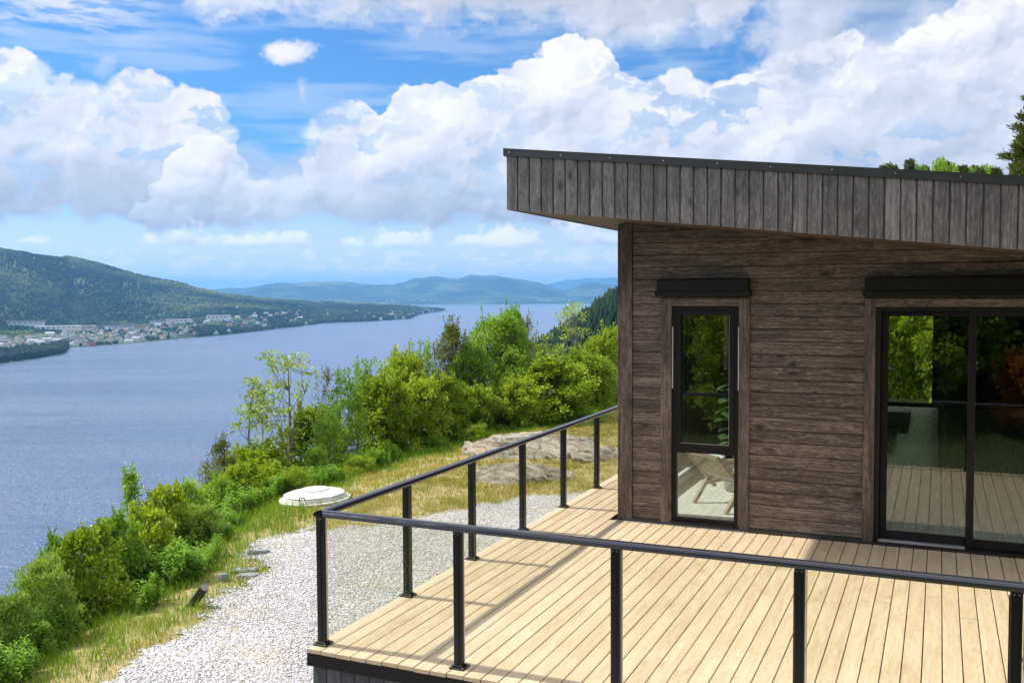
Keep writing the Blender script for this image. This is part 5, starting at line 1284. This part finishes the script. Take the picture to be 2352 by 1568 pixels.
def tree_low(k):
    n_ = 5; vs = []; fs = []
    if k == 0: rings = [(0.30, .05), (.42, .18), (.20, .6)]; top = 1.0     # conifer
    else: rings = [(0.28, .05), (.55, .35), (.42, .75)]; top = .98        # broadleaf
    for rad, z in rings:
        for j in range(n_): a = 2 * math.pi * j / n_ + z; vs.append((rad * math.cos(a), rad * math.sin(a), z))
    vs.append((0, 0, top)); t = len(vs) - 1
    for i in range(len(rings) - 1):
        for j in range(n_): jn = (j + 1) % n_; fs += [(i * n_ + j, i * n_ + jn, (i + 1) * n_ + jn), (i * n_ + j, (i + 1) * n_ + jn, (i + 1) * n_ + j)]
    for j in range(n_): fs.append(((len(rings) - 1) * n_ + j, (len(rings) - 1) * n_ + (j + 1) % n_, t))
    return np.array(vs), np.array(fs)
rw = np.random.RandomState(70)
# dark wooded headland on the near side, right of the bushes
n = 2600
yy = rw.uniform(215, 460, n); xx = edge_x(yy) - 14 + rw.rand(n) ** .8 * 60 - 20
n2_ = 5200; y2_ = rw.uniform(48, 470, n2_); x2_ = edge_x(y2_) + 2 + rw.rand(n2_) * 75; k2_ = x2_ < 14
yy = np.concatenate([yy, y2_[k2_]]); xx = np.concatenate([xx, x2_[k2_]]); n = len(yy)
zz = ground_z(xx, yy); ok = zz > -90; hh_ = rw.uniform(5, 8, n)
v0, f0 = tree_low(0)
V, Fm = merge_inst(v0, f0, np.stack([xx, yy, zz - .5], -1)[ok], np.stack([hh_ * .7, hh_ * .7, hh_], -1)[ok], rw.uniform(0, 6, ok.sum()))
tag(link_mesh('headland_forest', np_mesh('headland_forest', V, Fm, M_ftree)), 'dark wood on the steep headland just left of the house corner', 'woodland', kind='stuff')

# town: every house its own object
def house_mesh(nm, w, d, h, rh, wm, rm):
    mb = MB(); mb.cur = 0
    mb._add([(-w/2,-d/2,-3),(w/2,-d/2,-3),(w/2,d/2,-3),(-w/2,d/2,-3),(-w/2,-d/2,h),(w/2,-d/2,h),(w/2,d/2,h),(-w/2,d/2,h),(-w/2,0,h+rh-.1),(w/2,0,h+rh-.1)], [(0,1,5,4),(2,3,7,6),(1,2,6,9,5),(3,0,4,8,7)])
    mb.cur = 1; e = .5
    mb._add([(-w/2-e,-d/2-e,h-.25),(w/2+e,-d/2-e,h-.25),(w/2+e,0,h+rh),(-w/2-e,0,h+rh),(w/2+e,d/2+e,h-.25),(-w/2-e,d/2+e,h-.25)], [(0,1,2,3),(3,2,4,5)])
    me = bpy.data.meshes.new(nm); me.from_pydata(mb.v, [], mb.f); me.materials.append(wm); me.materials.append(rm); me.polygons.foreach_set('material_index', mb.mi); me.update(); return me
HM = [house_mesh('white_house', 11, 8, 5.2, 2.6, H_white, H_rd), house_mesh('white_cottage', 9, 7, 4.0, 2.4, H_white, H_rb), house_mesh('grey_house', 12, 8, 5.5, 2.4, H_grey, H_rd), house_mesh('long_white_house', 17, 8.5, 5, 2.2, H_white, H_rl), house_mesh('red_house', 10, 8, 4.6, 2.6, H_red, H_rd), house_mesh('ochre_house', 11, 8, 5, 2.4, H_yel, H_rb)]
HN = [('house', 'small white house with a dark roof in the town across the fjord', 'white houses with dark roofs across the fjord'), ('house', 'small white house with a rust red roof in the town across the fjord', 'white houses with rust roofs across the fjord'), ('house', 'small grey house with a dark roof in the town across the fjord', 'grey houses across the fjord'), ('row_house', 'long low white row house with a pale roof in the town across the fjord', 'long white row houses across the fjord'), ('house', 'small red wooden house in the town across the fjord', 'red houses across the fjord'), ('house', 'small ochre house in the town across the fjord', 'ochre houses across the fjord')]
def far_house(k, a, r, rz, s=1.0, lab=None, name=None):
    x = CAM.x + r * math.sin(R(a)); y = CAM.y + r * math.cos(R(a)); z = float(land_z(np.array(a), np.array(r)))
    o = link_mesh(name or HN[k][0], HM[k], None, (x, y, z), rz, (s, s, s)); tag(o, lab or HN[k][1], 'house', None if lab else HN[k][2]); return o
rh = np.random.RandomState(17); placed = []; halls = []
def scatter(nn, a0, a1, d0, d1, dist_u=False):
    c = 0; tries = 0
    while c < nn and tries < 6000:
        tries += 1
        a = rh.uniform(a0, a1); r = float(shore_r(np.array(a))) + rh.uniform(d0, d1)
        if a < -48.9 and r < float(shore_r(np.array(a))) + 300: continue
        p_ = (a, r)
        if any(abs(a - q[0]) * r * .01745 < 15 and abs(r - q[1]) < 16 for q in placed): continue
        placed.append(p_); k = rh.choice(6, p=[.42, .14, .14, .18, .06, .06])
        far_house(k, a, r, R(-a) + rh.choice([0, 1.57]) + rh.normal() * .25, rh.uniform(.85, 1.15)); c += 1
scatter(138, -52.6, -44, 25, 640)
scatter(44, -44, -38.5, 25, 620)
scatter(24, -41, -35, 500, 1250)
scatter(42, -38.5, -33, 20, 1000)
scatter(46, -33, -28.7, 20, 480)
def big_hall(a, r, w, d, h, mat_w, mat_r, label, dz=0):
    halls.append((a, r, w * .5))
    x = CAM.x + r * math.sin(R(a)); y = CAM.y + r * math.cos(R(a)); z = float(land_z(np.array(a), np.array(r))) + dz
    t = tag(empty('warehouse', (x, y, z), R(-a)), label, 'warehouse')
    MB().box(-w/2, w/2, -d/2, d/2, -6, h).build('walls', mat_w, t); MB().box(-w/2 - .5, w/2 + .5, -d/2 - .5, d/2 + .5, h + .003, h + 1.2).build('roof', mat_r, t)
    q = -w/2 + 4
    while q < w/2 - 10: MB().box(q, q + 7, -d/2 - .15, -d/2 - .003, h * .45, h * .75).build('window', H_black, t); q += 12
def az_of(px): return math.degrees(math.atan2(*(lambda v: (v.x, v.y))(fw + r2 * ((px - PIC_W / 2) / F_PX))))
big_hall(az_of(134), 2740, 108, 36, 7, H_white, H_rl, 'long white warehouse with a flat roof at the left end of the town', 4)
big_hall(az_of(60), 2800, 90, 40, 8, H_grey, H_rd, 'grey flat roofed warehouse left of the long white one', 4)
big_hall(az_of(204), 2850, 36, 24, 7, H_yel, H_rl, 'bright pale roofed hall just right of the long white warehouse', 4)
big_hall(az_of(275), 2880, 80, 30, 7, H_grey, H_rd, 'dark low factory roof in the middle of the town', 6)
big_hall(az_of(325), 2900, 44, 30, 6, H_yel, H_rb, 'ochre fronted hall in the middle of the town', 4)
big_hall(az_of(412), 3050, 74, 36, 7, H_white, H_rl, 'wide white hall partly hidden by trees, left of the largest hall', 5)
big_hall(az_of(503), 3100, 72, 40, 10, H_white, H_rl, 'largest white box shaped hall at the right end of the town', 5)
big_hall(az_of(370), 3120, 60, 26, 5, H_grey, H_rd, 'long dark roofed shed above the white halls', 5)
far_house(4, az_of(211), 2190, 1.2, 1.5, 'red boathouse right at the water below the town', 'boathouse')
far_house(0, az_of(180), 2190, .4, 1.4, 'white quay house at the water left of the red boathouse', 'boathouse')
# woodland on the far slope: too many to count, one mass
rw = np.random.RandomState(7)
n = 62000
ta = rw.uniform(-54.5, -28.1, n); tu = rw.rand(n) ** 0.9 * 1.04; tu[:5000] = rw.rand(5000) * .05; tu[5000:9000] = .97 + rw.rand(4000) * .06
W_ = np.interp(ta, WD[:, 0], WD[:, 1]); tr_ = shore_r(ta) + tu * W_ + 3
tx = CAM.x + tr_ * np.sin(np.radians(ta)); ty = CAM.y + tr_ * np.cos(np.radians(ta)); tz = land_z(ta, tr_)
dens = fbm2(tx / 260, ty / 260, 4, .55, 90)
headland = (ta < -49.05) & (tr_ < shore_r(ta) + 230)
town = sstep(ta, -28, -34) * sstep(tu, .42, .36) * sstep(tu, .0, .03)
townm = (ta < -37.5) & (tu < .37) & (tu > .015) & ~headland
ok = headland | (tu > .96) | (rw.rand(n) < np.where(townm, .12 + .6 * sstep(dens, .52, .62), np.where(tu > .38, .35 + .65 * sstep(dens, .40, .52), .62)))
ta, tu, tr_, tx, ty, tz, dens, headland = [q[ok] for q in (ta, tu, tr_, tx, ty, tz, dens, headland)]
for (ha_, hr_, hw_) in [(p_[0], p_[1], 11) for p_ in placed] + halls:
    q = ~((np.abs(ta - ha_) * tr_ * .01745 < hw_) & (tr_ > hr_ - 60) & (tr_ < hr_ + 8))
    ta, tu, tr_, tx, ty, tz, dens, headland = [q2[q] for q2 in (ta, tu, tr_, tx, ty, tz, dens, headland)]
hs = rw.uniform(7, 13, len(ta)) * (1 + .25 * sstep(tr_, 2500, 4500)); hs[headland] *= 1.15
hs = np.where((ta < -37.5) & (tu < .37) & ~headland, hs * .72, hs)
VV, FF, bi = [], [], 0
for k in (0, 1):
    sel = (rw.rand(len(ta)) < .55) if k == 0 else ~sel
    v0, f0 = tree_low(k); m_ = sel.sum()
    V, Fm = merge_inst(v0, f0, np.stack([tx[sel], ty[sel], tz[sel] - .6], -1), np.stack([hs[sel] * (.75 if k else .6)] * 2 + [hs[sel]], -1), rw.uniform(0, 6.28, m_))
    VV.append(V); FF.append(Fm + bi); bi += len(V)
tag(link_mesh('far_forest', np_mesh('far_forest', np.concatenate(VV), np.concatenate(FF), M_ftree)), 'dark mixed woodland covering the hillside across the fjord', 'woodland', kind='stuff')

# specks on the far side: houses beneath the distant hills
mbh = MB(); bv, bf_ = [], []
for i in range(170):
    a = rh.uniform(-25.8, -18.0) if i < 120 else rh.uniform(-34, -28.5); r = 10750 + rh.rand() * 450
    el_r = math.tan(R(-.50 + rh.rand() ** 1.5 * .22)); x = CAM.x + r * math.sin(R(a)); y = CAM.y + r * math.cos(R(a))
    w_, d_, h_ = rh.uniform(10, 24), 9, rh.uniform(5, 9); mbh.box(-w_ / 2, w_ / 2, -d_ / 2, d_ / 2, -8, h_, Matrix.Translation((x, y, CAM.z + r * el_r)) @ Matrix.Rotation(R(-a) + rh.normal() * .4, 4, 'Z'))
tag(mbh.build('distant_houses', H_white), 'countless tiny pale houses at the foot of the distant blue hills', 'houses', kind='stuff')
bx = empty('hill_building', (CAM.x + 12400 * math.sin(R(-37.68)), CAM.y + 12400 * math.cos(R(-37.68)), CAM.z + 12400 * math.tan(R(.43))), R(37)); tag(bx, 'lone white building high on the distant hill', 'building')
MB().box(-40, 40, -15, 15, -20, 9).build('walls', H_white, bx); MB().box(-42, 42, -16, 16, 9.003, 12).build('roof', H_rl, bx)

# a small boat far out on the water, a round fish pen
r_b = (CAM.z + 100) / math.tan(R(2.48)); ab = az_of(407)
bt = tag(empty('small_boat', (CAM.x + r_b * math.sin(R(ab)), CAM.y + r_b * math.cos(R(ab)), -100), .6), 'tiny dark motorboat alone on the open fjord', 'boat')
hb = MB(); hb.loft([[(x, -w, 1.1), (x, -w * .7, -.3), (x, w * .7, -.3), (x, w, 1.1)] for x, w in ((-3.5, 1.2), (0, 1.4), (2.5, 1.0), (4.2, .08))]); hb.build('hull', H_black, bt)
MB().box(-2, .6, -.8, .8, 1.103, 2.4).build('cabin', H_grey, bt)
r_f = (CAM.z + 100) / math.tan(R(3.0)); af = az_of(1247)
fpn = tag(empty('fish_pen', (CAM.x + r_f * math.sin(R(af)), CAM.y + r_f * math.cos(R(af)), -99.7)), 'round floating fish pen on the fjord seen between the saplings', 'fish pen')
def torus(R_, r_, zc): 
    mb = MB(); n1_, n2_ = 48, 6; 
    vs = [((R_ + r_ * math.cos(b)) * math.cos(a), (R_ + r_ * math.cos(b)) * math.sin(a), zc + r_ * math.sin(b)) for a in [2*math.pi*i/n1_ for i in range(n1_)] for b in [2*math.pi*j/n2_ for j in range(n2_)]]
    fsx = [(i*n2_+j, ((i+1)%n1_)*n2_+j, ((i+1)%n1_)*n2_+(j+1)%n2_, i*n2_+(j+1)%n2_) for i in range(n1_) for j in range(n2_)]
    mb._add(vs, fsx); return mb
torus(14, .35, .2).build('float_ring', H_black, fpn, True); torus(13.4, .15, 1.3).build('hand_ring', H_grey, fpn, True)
[MB().tube([(13.7*math.cos(a), 13.7*math.sin(a), .2), (13.4*math.cos(a), 13.4*math.sin(a), 1.3)], .1, 4).build('stanchion', H_grey, fpn) for a in [2*math.pi*i/12 for i in range(12)]]

# ================================================================== haze
hz, gh, oh = mat('haze')
pv = gh.new('ShaderNodeVolumePrincipled'); pv.inputs['Color'].default_value = (0.20, 0.52, 1.0, 1); pv.inputs['Density'].default_value = 7.5e-5; pv.inputs['Anisotropy'].default_value = 0.2
hz.node_tree.links.new(pv.outputs[0], oh.inputs['Volume'])
hb_ = MB().box(-25500, 25500, -25000, 25500, -107.5, 480).build('haze', hz); tag(hb_, 'thin blue air over the fjord', 'haze', kind='stuff')
